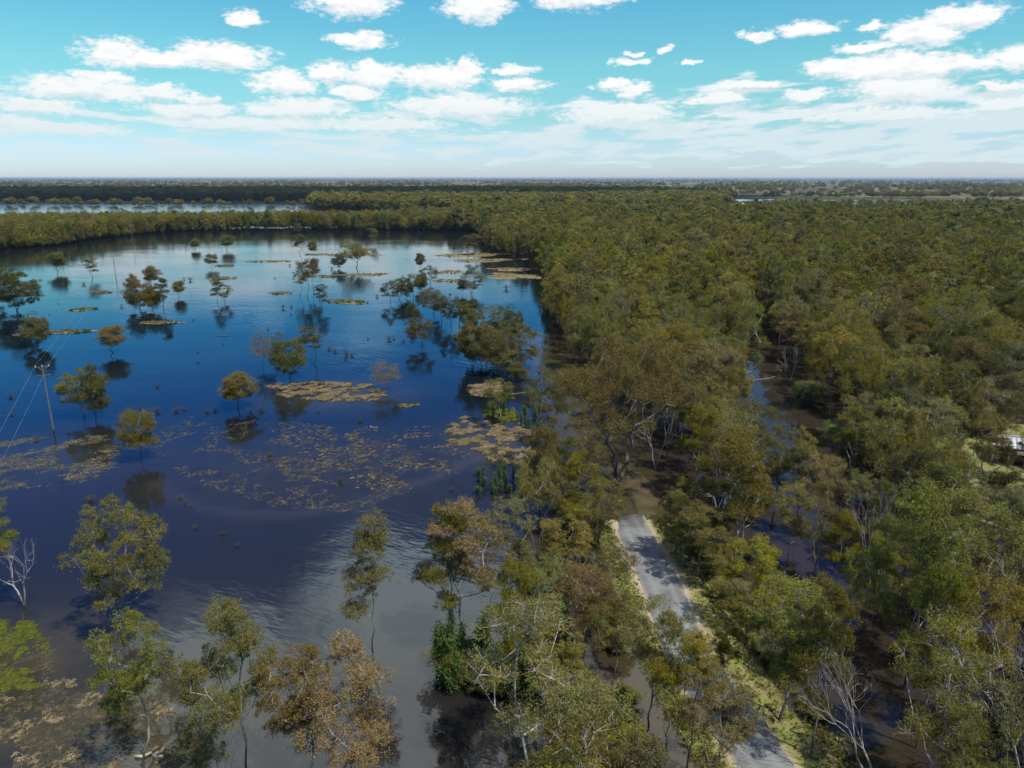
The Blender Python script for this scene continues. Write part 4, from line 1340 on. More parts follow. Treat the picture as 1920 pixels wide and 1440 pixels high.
ptx, pty, _z = proj(x, y, hts * 0.8) if False else (None, None, None)
Dz = CAM_H - hts * 0.8
zc2 = y * CP + Dz * SP
ptx = 960 + FPX * x / zc2; pty = 720 + FPX * (Dz * CP - y * SP) / zc2
vis = (ptx > -20) & (ptx < 1950) & (pty < 1460) & (pty > 300)
score = np.where(vis, hts / zc, -1)
order = np.argsort(-score)
N_IND = 292 - NTREES
ind = set(order[:N_IND].tolist())
LANDM = [('the road end', G(1164, 925)), ('the open road', G(1235, 1080)), ('the road bend', G(1262, 1165)), ('the lower road', G(1400, 1400)),
         ('the left pool', G(1190, 1350)), ('the leafy thicket', G(900, 1240)), ('the water lane', G(1500, 1000)), ('the dark water lane', G(1570, 1300)),
         ('the brown channel', G(1510, 830)), ('the white-roofed house', (HX, HY)), ('the bleached forked tree', G(1640, 1130)), ('the pale bare gum', G(1800, 1250)),
         ('the leaning white limbs', G(1930, 1500)), ('the saplings', G(940, 900)), ('the slender grey-green gum', G(962, 1130)), ('the verge tree', G(1320, 1100)),
         ('the leaning grey tree', G(1640, 1480))]
ORD = ['nearest', 'second nearest', 'third nearest', 'fourth nearest', 'fifth nearest', 'sixth nearest', 'seventh nearest', 'eighth nearest', 'ninth nearest', 'tenth nearest',
       'eleventh nearest', 'twelfth nearest', 'thirteenth nearest', 'fourteenth nearest', 'fifteenth nearest', 'sixteenth nearest', 'seventeenth nearest', 'eighteenth nearest']
CW = {'olive': 'olive', 'green': 'green', 'yellow': 'yellow-green', 'brown': 'brown-green', 'rust': 'rusty', 'grey': 'grey-green', 'dark': 'dark green', 'bright': 'bright green'}
near = {}
for i in ind:
    j = min(range(len(LANDM)), key=lambda k: math.hypot(x[i] - LANDM[k][1][0], y[i] - LANDM[k][1][1]))
    near.setdefault(j, []).append(i)
LEAFY = [P_tall, P_tier, P_dome, P_tall, P_wisp, P_tall, P_tier, P_wisp]
for j, lst in near.items():
    lx, ly = LANDM[j][1]
    buckets = {}
    for i in sorted(lst, key=lambda k: math.hypot(x[k] - lx, y[k] - ly)):
        c = choose_col(i)
        dx, dy = x[i] - lx, y[i] - ly
        side_ = ('right of' if dx > 0 else 'left of') if abs(dx) > abs(dy) else ('behind' if dy > 0 else 'in front of')
        kind_i = int(rng.integers(0, len(LEAFY)))
        form = {0: 'tall', 1: 'layered', 2: 'domed', 3: 'tall', 4: 'wispy', 5: 'tall', 6: 'layered', 7: 'wispy'}[kind_i]
        key = (c, form, side_)
        k = buckets[key] = buckets.get(key, 0) + 1
        rank = '' if k == 1 else ', ' + ORD[min(k - 1, len(ORD) - 1)] + ' of its kind'
        protos = LEAFY[kind_i]
        if rng.random() < 0.12: protos = P_pale
        place_tree(x[i], y[i], hts[i], wds[i] * (1.15 if form == 'domed' else 1.0), protos[int(rng.integers(0, len(protos)))], c,
                   f'{CW[c]} {form} gum {side_} {LANDM[j][0]}{rank}', 'gum trees of the near forest')

# ---- everything beyond the counted ones: forest masses
UNL = {}
def proto_coll(key, specs):
    """unlinked collection of joined tree meshes, one per look"""
    if key in UNL: return UNL[key]
    c = bpy.data.collections.new(key)
    for (kind, seed, lod, colr, leafy) in specs:
        p = gen_tree(kind, seed, lod, leafy)
        mk = ('J', kind, seed, lod, leafy, colr)
        if mk not in PROTO: PROTO[mk] = joined(p, 'gum_tree', colr)
        o = bpy.data.objects.new('gum_tree', PROTO[mk])
        cc = COLR[colr]
        o.color = (*cc, 1)
        c.objects.link(o)
    UNL[key] = c
    return c

def instancer(name, label, X, Y, HS, WS, coll, nproto, z=0.0, base=(16.0, 10.0), kind='stuff'):
    n = len(X)
    me_ = bpy.data.meshes.new(name)
    me_.vertices.add(n)
    Z = np.full(n, float(z)) if np.ndim(z) == 0 else z
    me_.vertices.foreach_set('co', np.stack([X, Y, Z], 1).astype(np.float32).ravel())
    a = me_.attributes.new('rot', 'FLOAT_VECTOR', 'POINT')
    rv = np.zeros((n, 3), np.float32); rv[:, 2] = rng.uniform(0, 2 * PI, n); rv[:, :2] = rng.normal(0, .035, (n, 2))
    a.data.foreach_set('vector', rv.ravel())
    a = me_.attributes.new('scl', 'FLOAT_VECTOR', 'POINT')
    sv = np.stack([WS / base[1], WS / base[1], HS / base[0]], 1).astype(np.float32)
    a.data.foreach_set('vector', sv.ravel())
    a = me_.attributes.new('pick', 'INT', 'POINT')
    a.data.foreach_set('value', rng.integers(0, nproto, n).astype(np.int32))
    o = obj(name, me_)
    tag(o, label, kind=kind)
    ng = bpy.data.node_groups.new(name, 'GeometryNodeTree')
    ng.interface.new_socket('Geometry', in_out='INPUT', socket_type='NodeSocketGeometry')
    ng.interface.new_socket('Geometry', in_out='OUTPUT', socket_type='NodeSocketGeometry')
    gi = ng.nodes.new('NodeGroupInput'); go = ng.nodes.new('NodeGroupOutput')
    iop = ng.nodes.new('GeometryNodeInstanceOnPoints')
    ci = ng.nodes.new('GeometryNodeCollectionInfo')
    ci.inputs['Collection'].default_value = coll
    ci.inputs['Separate Children'].default_value = True
    ci.inputs['Reset Children'].default_value = True
    def na(nm, dt):
        q_ = ng.nodes.new('GeometryNodeInputNamedAttribute'); q_.data_type = dt
        q_.inputs['Name'].default_value = nm
        return q_.outputs['Attribute']
    ng.links.new(gi.outputs[0], iop.inputs['Points'])
    ng.links.new(ci.outputs[0], iop.inputs['Instance'])
    iop.inputs['Pick Instance'].default_value = True
    ng.links.new(na('pick', 'INT'), iop.inputs['Instance Index'])
    e2r = ng.nodes.new('FunctionNodeEulerToRotation')
    ng.links.new(na('rot', 'FLOAT_VECTOR'), e2r.inputs[0])
    ng.links.new(e2r.outputs[0], iop.inputs['Rotation'])
    ng.links.new(na('scl', 'FLOAT_VECTOR'), iop.inputs['Scale'])
    ng.links.new(iop.outputs[0], go.inputs[0])
    md = o.modifiers.new('scatter', 'NODES'); md.node_group = ng
    return o

MIX = ['olive', 'green', 'yellow', 'olive', 'brown', 'grey', 'yellow', 'olive', 'green', 'dark']
def specs(lod, kinds):
    out_ = []
    for i, (k, s, lf) in enumerate(kinds):
        for c in (MIX[(i * 3) % len(MIX)], MIX[(i * 3 + 1) % len(MIX)], MIX[(i * 3 + 2) % len(MIX)]):
            out_.append((k, s, lod, c, lf))
    return out_
SP0 = specs(0, [('tall', 1, 1.0), ('tier', 2, 1.0), ('dome', 1, 1.0), ('wisp', 1, 0.6), ('tall', 3, 1.0)])
SP1 = specs(1, [('tall', 1, 1.0), ('tier', 2, 1.0), ('dome', 1, 1.0), ('wisp', 1, 1.0), ('tall', 3, 1.0), ('dome', 2, 1.0)])
SP2 = specs(2, [('tall', 1, 1.0), ('dome', 1, 1.0), ('dome', 2, 1.0), ('tier', 1, 1.0)])
rest = np.array([i for i in range(len(x)) if i not in ind])
dist = np.hypot(x[rest], y[rest])
for nm, lab, sel, cc, sp in (
        ('near_forest', 'flooded gum forest just behind the nearest trees', dist < 230, proto_coll('near trees', SP0), SP0),
        ('middle_forest', 'olive and brown gum canopy filling the right-hand side', (dist >= 230) & (dist < 620), proto_coll('middle trees', SP1), SP1),
        ('back_forest', 'gum canopy receding towards the plain', dist >= 620, proto_coll('back trees', SP2), SP2)):
    k = rest[sel]
    instancer(nm, lab, x[k], y[k], hts[k], wds[k] * (1.0 if nm == 'near_forest' else 1.12), cc, len(sp))

# tree belt along the far shore of the lake
def belt(name, label, poly_w, sp, hs, coll, n, hsd=2.0, wf=0.62):
    P_ = np.array(poly_w)
    bx, by = jitter_grid(P_[:, 0].min(), P_[:, 0].max(), P_[:, 1].min(), P_[:, 1].max(), sp)
    ok = inpoly(bx, by, poly_w)
    bx, by = bx[ok], by[ok]
    h_ = np.clip(rng.normal(hs, hsd, len(bx)), hs * .55, hs * 1.35)
    return instancer(name, label, bx, by, h_, h_ * wf * rng.uniform(.85, 1.2, len(bx)), coll, n)
c2 = proto_coll('back trees', SP2); c1 = proto_coll('middle trees', SP1)
MIX2 = specs(1, [('dome', 1, 1.0), ('tall', 1, 1.0), ('dome', 2, 1.0)])
shore = [G(*q) for q in [(-900, 520), (-300, 488), (0, 470), (100, 462), (200, 447), (300, 437), (420, 431), (540, 429), (700, 432), (885, 434), (960, 440)]]
back = [(shore[-1][0] + 30, 1000), (-60, 960), (-150, 815), (-400, 788), (-760, 735), (-1100, 690), (-1500, 640)]
SPS = specs(1, [('bushy', 1, 1.0), ('dome', 1, 1.0), ('tall', 1, 1.0), ('bushy', 2, 1.0)])
belt('far_shore_forest', 'sunlit green tree belt along the far shore of the lake', shore + back, 6.2, 15.0, proto_coll('shore trees', SPS), len(SPS), 1.5, .55)
belt('shore_scrub', 'low bushy growth at the foot of the far shore trees', shore + back, 6.5, 8.0, proto_coll('shore trees', SPS), len(SPS), 1.5, .8)
belt('far_lake_trees', 'dark scattered trees standing in the second sheet of water', [(-1000, 1330), (-60, 1330), (-60, 1440), (-1000, 1440)], 30, 12, c2, len(SP2), 3, .85)
belt('dark_forest', 'dark forest band under cloud shadow behind the second lake', [(-2600, 1640), (-700, 1640), (-430, 1600), (-310, 1190), (-120, 990), (120, 1010), (330, 1130), (420, 1500), (560, 1900), (300, 2650), (-2800, 2650)], 13.5, 20, c2, len(SP2), 2.5, .78)
belt('right_far_trees', 'tree fringe at the back of the right-hand forest', [(300, 1090), (880, 1090), (1150, 1420), (1150, 1500), (330, 1400)], 36, 12, c2, len(SP2), 3, .75)

# belts and scattered paddock trees out to the horizon
bx, by = [], []
for d0 in (1900, 2350, 3000, 3800, 5000, 6600, 9000, 12500, 17000, 24000):
    wd = d0 * 0.80
    sp = max(12, d0 / 260)
    nrow = 3
    xs_ = np.arange(-wd, wd, sp)
    for r_ in range(nrow):
        xx = xs_ + rng.normal(0, sp * .4, len(xs_)); yy = d0 + rng.normal(0, d0 * 0.025, len(xs_)) + r_ * sp
        nn = np.array([MN.noise(Vector((a / (d0 * .09), b / (d0 * .05), d0 * .01))) for a, b in zip(xx, yy)])
        k = nn > (0.0 if d0 < 3000 else -0.12)
        k &= rng.random(len(k)) < .8
        k &= ~((xx < 620) & (yy < 2660))
        bx.append(xx[k]); by.append(yy[k])
bx, by = np.concatenate(bx), np.concatenate(by)
far = np.interp(by, [2000, 6000, 27000], [1, 1.25, 2.0])
h_ = rng.uniform(11, 20, len(bx))
instancer('plain_trees', 'distant tree belts and paddock trees across the plain', bx, by, h_, h_ * 1.15 * far, c2, len(SP2), z=0.3)

SEEN = {}
def autolabel(x_, y_, what, marks):
    j = min(range(len(marks)), key=lambda k: math.hypot(x_ - marks[k][1][0], y_ - marks[k][1][1]))
    lx, ly = marks[j][1]
    dx, dy = x_ - lx, y_ - ly
    side_ = ('right of' if dx > 0 else 'left of') if abs(dx) > abs(dy) else ('behind' if dy > 0 else 'in front of')
    lab = f'{what} {side_} {marks[j][0]}'
    k = SEEN[lab] = SEEN.get(lab, 0) + 1
    words = ['', ', the second', ', the third', ', the fourth', ', the fifth', ', the sixth', ', the seventh', ', the eighth', ', the ninth', ', the tenth', ', the eleventh', ', the twelfth',
             ', the thirteenth', ', the fourteenth', ', the fifteenth', ', the sixteenth']
    return lab + words[min(k - 1, len(words) - 1)]
LAKEM = [('the near power pole', G(100, 805)), ('the dense pair', G(168, 780)), ('the airy olive tree', G(264, 862)), ('the large layered gum', G(240, 1178)), ('the brown umbrella tree', G(447, 766)),
         ('the dense green tree', G(543, 710)), ('the bare thin tree', G(725, 733)), ('the slim dark tree', G(605, 580)), ('the twin trees', G(415, 568)), ('the group of five', G(290, 578)),
         ('the round-topped tree', G(110, 509)), ('the spreading gum', G(32, 584)), ('the far spreading tree', G(668, 502)), ('the dark row', G(762, 562)), ('the brown domed tree', G(790, 648)),
         ('the tall slim gum', G(698, 1218)), ('the lone grey-green tree', G(885, 552)), ('the lone leafy tree', G(887, 478)), ('the umbrella tree', G(214, 661)), ('the middle power pole', G(217, 517))]

# ------------------------------------------------------------------ undergrowth, saplings, shrubs
SAPLEAF = straw_material('sapling_leaves', (0.045, 0.075, 0.018), (0.13, 0.20, 0.045), 0.3)
def sapling_parts(seed, H=3.4):
    rs = np.random.default_rng(seed)
    mb = MB(); CC = []
    for k in range(6):
        a0 = rs.uniform(0, 2 * PI); ln = rs.uniform(.05, .42); hk = H * rs.uniform(.45, 1.0) * (1 if k else 1.02)
        pts = [(0, 0, -.4)] + [(math.cos(a0) * ln * (f ** 1.3) + rs.normal(0, .05), math.sin(a0) * ln * (f ** 1.3) + rs.normal(0, .05), hk * f) for f in (.3, .6, .85, 1.0)]
        mb.tube(pts, [.035, .03, .022, .014, .006], 4)
        P4 = np.array(pts)
        for q in range(75):
            f = rs.uniform(.12, 1.0) * 4
            i0 = min(3, int(f)); CC.append(P4[i0] + (P4[i0 + 1] - P4[i0]) * (f - i0))
    C = np.array(CC); n = len(C)
    off_ = rs.normal(0, 1, (n, 3)) * np.array([.15, .15, .09])
    C = C + off_
    t = off_ / (np.linalg.norm(off_, axis=1)[:, None] + 1e-6) + np.array([0, 0, .1]) + rs.normal(0, .5, (n, 3)); t /= np.linalg.norm(t, axis=1)[:, None]
    w = np.cross(t, rs.normal(size=(n, 3))); w /= np.linalg.norm(w, axis=1)[:, None]
    s_ = rs.uniform(.16, .34, n)
    t *= (s_ / 2)[:, None]; w *= (s_ * .15)[:, None]
    V_ = np.stack([C - t, C + w, C + t, C - w], 1).reshape(-1, 3)
    return mb.mesh('stem', BARK, True), mesh('leaves', V_, np.arange(n * 4).reshape(n, 4), SAPLEAF, False, {'tint': ('FACE', rs.random(n))})
SAPP = [sapling_parts(s) for s in (1, 2, 3)]
SAPM = [('the single green tree', G(935, 797)), ('the bleached grass bed', G(920, 840)), ('the corner clump', G(920, 700)), ('the rusty crowned gum', G(876, 1220)), ('the dark dense bush', G(845, 1262)), ('the road strip', G(1060, 1180)), ('the outer yellow-tipped gum', G(843, 1213)), ('the slender grey-green gum', G(962, 1130)), ('the yellow-brown gum', G(965, 1300))]
def sapling(px, py, h, w, label, group):
    x_, y_ = G(px, py)
    label = autolabel(x_, y_, ('short' if h < 2.6 else 'green' if h < 3.8 else 'tall' if h < 4.9 else 'tallest') + (' narrow' if w < 1.5 else ' broad') + ' leafy sapling', SAPM)
    r = empty('sapling', (x_, y_, 0), random.uniform(0, 6), label=label, cat='sapling', group=group)
    r.scale = (w, w, h / 3.4)
    a_, b_ = random.choice(SAPP)
    obj('stem', a_, r); obj('leaves', b_, r)
spx = [(897, 893, 2.2), (905, 905, 3.0), (908, 912, 2.4), (895, 925, 1.8), (922, 920, 2.2), (930, 915, 3.2), (937, 905, 3.6), (945, 898, 4.2), (950, 915, 3.2), (940, 922, 2.2),
       (962, 905, 3.6), (928, 925, 1.8), (955, 925, 2.4), (975, 910, 4.0), (985, 900, 4.6), (992, 890, 4.2), (978, 920, 3.0)]
for (a_, b_, h_) in spx:
    sapling(a_, b_, h_, random.uniform(.9, 1.4), 'leafy bright green sapling in shallow water beside the bleached grass bed', 'saplings beside the bleached grass bed')
for (a_, b_, h_) in [(990, 745, 3.6), (1000, 765, 4.2), (1012, 765, 4.5), (985, 785, 3.2), (978, 800, 3.4), (992, 805, 3.6), (1005, 790, 3.8), (1010, 810, 3), (925, 783, 4), (945, 780, 4), (915, 776, 3)]:
    sapling(a_, b_, h_, random.uniform(1.2, 1.9), 'tall green sapling in the drowned channel beyond the grass bed', 'saplings in the drowned channel')
for _ in range(34):
    a_ = random.uniform(825, 975); b_ = random.uniform(1195, 1300) + (a_ - 825) * 0.12
    sapling(a_, b_, random.uniform(3, 6), random.uniform(1.3, 2.3), 'leafy green sapling in the thicket at the foot of the rusty gums', 'saplings of the leafy thicket')
for _ in range(16):
    sapling(random.uniform(980, 1060), random.uniform(1140, 1340), random.uniform(3, 6), random.uniform(1.2, 2.0), 'green sapling standing in water left of the road strip', 'saplings left of the road strip')

# broad bright shrubs
SHL = gen_tree('bushy', 21, 0)
def shrub(px, py, h, w, col, label, name='shrub', cat='shrub', group=None, z=0.0):
    x_, y_ = G(px, py)
    r = empty(name, (x_, y_, z), random.uniform(0, 6), label=label, cat=cat, group=group)
    r.scale = (w / SHL['W'], w / SHL['W'], h / SHL['H'])
    obj('stems', SHL['trunk_me'], r)
    c = obj('foliage', SHL['crown_me'], r)
    c.color = (*COLR[col], 1)
shrub(1518, 755, 5, 8, 'bright', 'vivid green shrub hanging over the brown channel')
shrub(1570, 835, 5, 6, 'bright', 'vivid green shrub at the near bend of the brown channel')
shrub(1650, 870, 6, 9, 'green', 'broad green shrub in the forest right of the channel')
shrub(1030, 1110, 5, 5, 'bright', 'pale bright green bush in the strip left of the road')
shrub(845, 1262, 3.2, 4.5, 'dark', 'dark dense bush at the left of the leafy thicket')
shrub(885, 1275, 3.4, 5, 'dark', 'dark dense bush in the front of the leafy thicket')
shrub(935, 1290, 3.4, 4.5, 'dark', 'dark green bush right in the leafy thicket')
for k in range(46):
    i = random.randrange(10, len(line_k) - 30)
    s = random.choice((-1, 1, 1))
    o_ = random.uniform(6.5, 10.5)
    q_ = line_k[i] + N_[i] * o_ * s
    a_, b_, _q = proj(q_[0], q_[1])
    if 900 < b_ < 1600:
        shrub(a_, b_, random.uniform(1.5, 4.0), random.uniform(2, 4), random.choice(['olive', 'green', 'dark', 'yellow']),
              autolabel(q_[0], q_[1], 'low shrub on the ' + ('right' if s > 0 else 'left') + ' road bank,', [(n_, p_) for n_, p_ in LANDM if 'road' in n_ or 'pool' in n_ or 'verge' in n_]), group='shrubs on the ' + ('right' if s > 0 else 'left') + ' road bank', z=0.1)

# small drowned shrubs and snags dotted over the lake
TW = straw_material('drowned_shrub', (0.05, 0.048, 0.03), (0.16, 0.13, 0.08))
def snag_mesh(seed):
    rs = np.random.default_rng(seed); mb = MB()
    for i in range(16):
        a = rs.uniform(0, 2 * PI); l_ = rs.uniform(.3, .9)
        mb.tube([(0, 0, -.2), (math.cos(a) * l_ * .4, math.sin(a) * l_ * .4, rs.uniform(.3, .7)), (math.cos(a) * l_, math.sin(a) * l_, rs.uniform(.5, 1.3))], [.035, .022, .006], 4)
    n = 190
    C = rs.normal(size=(n, 3)) * np.array([.45, .45, .25]) + np.array([0, 0, .75])
    t = rs.normal(size=(n, 3)); t /= np.linalg.norm(t, axis=1)[:, None]
    w = np.cross(t, rs.normal(size=(n, 3))); w /= np.linalg.norm(w, axis=1)[:, None]
    t *= .11; w *= .04
    V_ = np.stack([C - t, C + w, C + t, C - w], 1).reshape(-1, 3)
    return mb.mesh('branches', BARK), mesh('leaves', V_, np.arange(n * 4).reshape(n, 4), TW, False, {'tint': ('FACE', rs.random(n))})
SN = [snag_mesh(s) for s in (1, 2, 3)]
SNAGS = [(20, 745, 2.2), (21, 778, 1.4), (68, 824, 1.8), (170, 940, 2.4), (222, 795, 2.0), (262, 768, 1.4), (295, 772, 2.0), (330, 771, 2.2), (345, 768, 1.3), (388, 773, 1.5), (403, 770, 1.5),
         (470, 772, 2.0), (490, 770, 2.4), (545, 777, 1.0), (596, 773, 1.0), (295, 724, 1.5), (371, 680, 1.2), (605, 800, 1.2), (675, 790, 1.6), (604, 835, 1.4), (507, 858, 2.0), (338, 935, 1.6),
         (346, 946, 1.0), (358, 951, 1.0), (366, 991, 1.2), (418, 1002, 1.2), (445, 1024, 1.0), (640, 905, 2.0), (711, 894, 1.2), (847, 920, 1.2), (157, 534, 3.0), (228, 575, 2.0), (357, 526, 3.4),
         (345, 524, 2.0), (531, 578, 2.6), (546, 576, 2.0), (730, 637, 2.4), (738, 636, 1.5), (757, 640, 1.5), (733, 606, 2.0), (617, 655, 2.0), (628, 660, 2.2), (650, 665, 2.6), (660, 668, 2.2),
         (648, 672, 1.6), (690, 636, 1.4), (543, 498, 2.6), (560, 520, 2.0), (515, 522, 1.5), (622, 505, 2.6), (640, 520, 2.0), (660, 520, 2.0), (707, 557, 2.0), (735, 534, 2.0), (768, 523, 2.0),
         (949, 542, 4.0), (850, 465, 3.0), (870, 468, 2.0), (362, 601, 1.3), (418, 645, 1.2), (93, 590, 1.0), (110, 570, 1.0), (371, 661, 1.3), (503, 618, 1.2), (545, 590, 1.2)]
for k, (a_, b_, s_) in enumerate(SNAGS):
    x_, y_ = G(a_, b_)
    r = empty('drowned_shrub', (x_, y_, 0), random.uniform(0, 6), label=autolabel(x_, y_, ('tiny' if s_ < 1.4 else 'small' if s_ < 2.1 else 'larger') + ' half-drowned shrub', LAKEM), cat='shrub', group='half-drowned shrubs in the lake')
    s_ *= .45
    r.scale = (s_, s_, s_ * random.uniform(.7, 1.1))
    m1, m2 = SN[k % 3]
    obj('branches', m1, r); obj('leaves', m2, r)

# ------------------------------------------------------------------ power line
mt, N, out = material('pole_timber')
o_ = N.new('ShaderNodeTexCoord').outputs['Object']
n = N.noise(N.v('MULTIPLY', o_, (3, 3, .3)), 2.0, 4, 0.6)
principled(N, out, N.mix(n, (0.10, 0.085, 0.075), (0.22, 0.19, 0.17)), 0.85, 0.2, bump=n, bstr=.4, bdist=.02)
TIMBER = mt
mt, N, out = material('porcelain'); principled(N, out, (0.62, 0.62, 0.60), 0.25, 0.5); PORC = mt
mt, N, out = material('wire_metal'); principled(N, out, (0.40, 0.42, 0.45), 0.5, 0.3); WIRE = mt
ldir = math.atan2(244, -114)
def make_pole(x_, y_, h, label):
    r = empty('power_pole', (x_, y_, 0), ldir, label=label, cat='power pole', group='poles of the power line')
    mb = MB(); mb.tube([(0, 0, -1), (0, 0, h * .5), (0, 0, h)], [.17, .15, .12], 10); obj('pole', mb.mesh('pole', TIMBER, True), r)
    mb = MB(); mb.box((.16, 0, h - .15), (.12, 2.6, .14)); obj('crossarm', mb.mesh('crossarm', TIMBER), r)
    mb = MB(); mb.box((.16, 0, h - 1.9), (.10, 2.3, .10)); obj('crossarm', mb.mesh('crossarm', TIMBER), r)
    for s in (-1.15, 1.15, 0.0):
        mb = MB(); zz = h - .08 if s else h
        mb.tube([(.16 if s else 0, s, zz), (.16 if s else 0, s, zz + .12), (.16 if s else 0, s, zz + .2), (.16 if s else 0, s, zz + .32)], [.07, .10, .06, .085], 8)
        obj('insulator', mb.mesh('insulator', PORC, True), r)
    mb = MB(); mb.tube([(.1, 0, h - .9), (.16, .75, h - .22)], .025, 5); mb.tube([(.1, 0, h - .9), (.16, -.75, h - .22)], .025, 5)
    obj('brace', mb.mesh('brace', WIRE), r)
    return r
poles = []
for (a_, b_, t_, lb) in [(100, 805, 687, 'nearest timber power pole with double crossarm at the left'), (217, 517, 480, 'middle power pole out in the lake'), (250, 462, 422, 'farthest power pole against the far shore')]:
    x_, y_ = G(a_, b_); h = height_at(y_, t_)
    make_pole(x_, y_, h, lb); poles.append((x_, y_, h))
dx, dy = poles[0][0] - poles[1][0], poles[0][1] - poles[1][1]
L_ = math.hypot(dx, dy)
poles.insert(0, (poles[0][0] + dx / L_ * 205, poles[0][1] + dy / L_ * 205, poles[0][2]))
nx_, ny_ = -dy / L_, dx / L_
for s in (-1.15, 1.15):
    for (a0, b0) in zip(poles[:-1], poles[1:]):
        pts = []
        for i in range(41):
            t = i / 40
            sag = 4 * t * (1 - t) * 2.2
            pts.append((a0[0] + (b0[0] - a0[0]) * t + nx_ * s, a0[1] + (b0[1] - a0[1]) * t + ny_ * s, a0[2] + .28 + (b0[2] - a0[2]) * t - sag))
        mb = MB(); mb.tube(pts, .008, 4)
        w_ = obj('power_wire', mb.mesh('power_wire', WIRE))
        seg = 'nearest' if a0 is poles[0] else ('middle' if a0 is poles[1] else 'farthest')
        tag(w_, f'{"outer" if s < 0 else "inner"} wire of the {seg} span of the power line', 'wire', 'power line wires')

# ------------------------------------------------------------------ timber frames at the bottom left
mt, N, out = material('weathered_timber')
n = N.noise(N.v('MULTIPLY', N.new('ShaderNodeTexCoord').outputs['Object'], (1, 6, 6)), 3, 3, .6)
principled(N, out, N.mix(n, (0.36, 0.29, 0.19), (0.58, 0.50, 0.36)), 0.8, 0.2)
OLDT = mt
def sleeper_frame(px, py, label, parts):
    x_, y_ = G(px, py)
    r = empty('timber_frame', (x_, y_, 0), 0.0, label=label, cat='timber frame')
    for (c_, d_, rz) in parts:
        mb = MB(); mb.box(c_, d_, rz); obj('beam', mb.mesh('beam', OLDT), r)
sleeper_frame(262, 1421, 'left sunken timber frame crossed by the green gum trunk', [((0, 0, .12), (.85, .12, .32), 0), ((.62, .27, .12), (.62, .10, .30), R(42))])
sleeper_frame(294, 1421, 'right L-shaped sunken timber frame beside pale grass', [((.1, 0, .12), (.85, .12, .32), 0), ((-.22, .28, .12), (.55, .10, .30), R(55))])
def log(px, py, L_, rz, r_, label, mat=BARK_DEAD, z=0.05):
    x_, y_ = G(px, py)
    mb = MB()
    pts = [(-L_ / 2, 0, 0), (-L_ * .2, .04 * L_, .02), (L_ * .15, -.02 * L_, .05), (L_ / 2, .05 * L_, .12)]
    mb.tube(pts, [r_, r_ * .9, r_ * .75, r_ * .4], 7)
    mb.tube([(L_ * .1, 0, .05), (L_ * .25, L_ * .12, .3 * r_ + .2)], [r_ * .4, r_ * .15], 5)
    o2 = obj('fallen_log', mb.mesh('fallen_log', mat, True), None, (x_, y_, z)); o2.rotation_euler = (0, 0, rz)
    tag(o2, label, 'log')
log(291, 1380, .75, .05, .05, 'short pale plank-like stick floating above the timber frames')
log(302, 1317, .8, .7, .05, 'short pale stick floating beside the green gum')
log(1432, 712, 9, .5, .30, 'long bleached log lying across the brown channel')
log(1395, 655, 10, -.9, .25, 'bleached fallen limb at the head of the brown channel')
log(975, 738, 9, .6, .18, 'pale fallen branch beside the corner clump')
log(1730, 885, 7, -.5, .3, 'white fallen trunk lying among trees below the house clearing', z=1.0)
log(570, 1086, .6, .5, .05, 'tiny pale stick drifting left of the tall slim gum')
log(417, 630, 5, .1, .10, 'thin pale branch floating in open blue water')

# ------------------------------------------------------------------ house in the clearing
mt, N, out = material('roof_metal')
o_ = N.new('ShaderNodeTexCoord').outputs['Object']
wvn = N.new('ShaderNodeTexWave', wave_type='BANDS', bands_direction='X'); N.put(wvn.inputs['Vector'], o_); wvn.inputs['Scale'].default_value = 3.0
principled(N, out, N.mix(N.noise(o_, .8, 4, .6), (0.42, 0.43, 0.44), (0.60, 0.61, 0.62)), 0.45, 0.4, bump=wvn.outputs['Fac'], bstr=.3, bdist=.03); ROOF = mt
mt, N, out = material('house_wall'); principled(N, out, N.mix(N.noise(pos(N), 1.5, 4, .6), (0.50, 0.45, 0.36), (0.62, 0.57, 0.47)), 0.8, 0.2); WALL = mt
mt, N, out = material('window_glass'); principled(N, out, (0.03, 0.035, 0.04), 0.08, 0.6); GLASS = mt
mt, N, out = material('deck_timber'); principled(N, out, N.mix(N.noise(pos(N), 2, 4, .6), (0.16, 0.12, 0.09), (0.26, 0.21, 0.16)), 0.8, 0.2); DECK = mt
r = empty('house', (HX, HY, 0.55), R(-28), label='low house with pale metal roof and dark verandah in the right-hand clearing', cat='house')
mb = MB(); mb.box((0, .5, 1.4), (11.5, 6, 2.8)); obj('wall', mb.mesh('wall', WALL), r)
for s in (-1, 1):
    n_ = 16
    for k in range(n_):
        mb = MB(); wd = 12.6 / n_
        mb.box((-6.3 + wd * (k + .5), .5 + s * 1.85, 3.42), (wd - .015, 3.9, .05)); me_ = mb.mesh('roof_panel', ROOF)
        V_ = np.empty(len(me_.vertices) * 3, np.float32); me_.vertices.foreach_get('co', V_); V_ = V_.reshape(-1, 3)
        V_[:, 2] = V_[:, 2] - (np.abs(V_[:, 1] - .5) - 1.85) * .32 + .0 + (k % 2) * .006
        me_.vertices.foreach_set('co', V_.ravel()); obj('roof_panel', me_, r)
mb = MB(); mb.box((0, .5, 4.05), (12.7, .35, .08)); obj('ridge_cap', mb.mesh('ridge_cap', ROOF), r)
mb = MB(); mb.box((0, -3.32, 2.76), (12.7, .10, .24)); obj('gutter', mb.mesh('gutter', DECK), r)
mb = MB(); mb.box((0, -4.0, .1), (12.4, 3.0, .25)); obj('verandah_deck', mb.mesh('verandah_deck', DECK), r)
mb = MB(); mb.box((0, -4.35, 2.45), (12.6, 2.2, .06)); obj('verandah_roof', mb.mesh('verandah_roof', DECK), r)
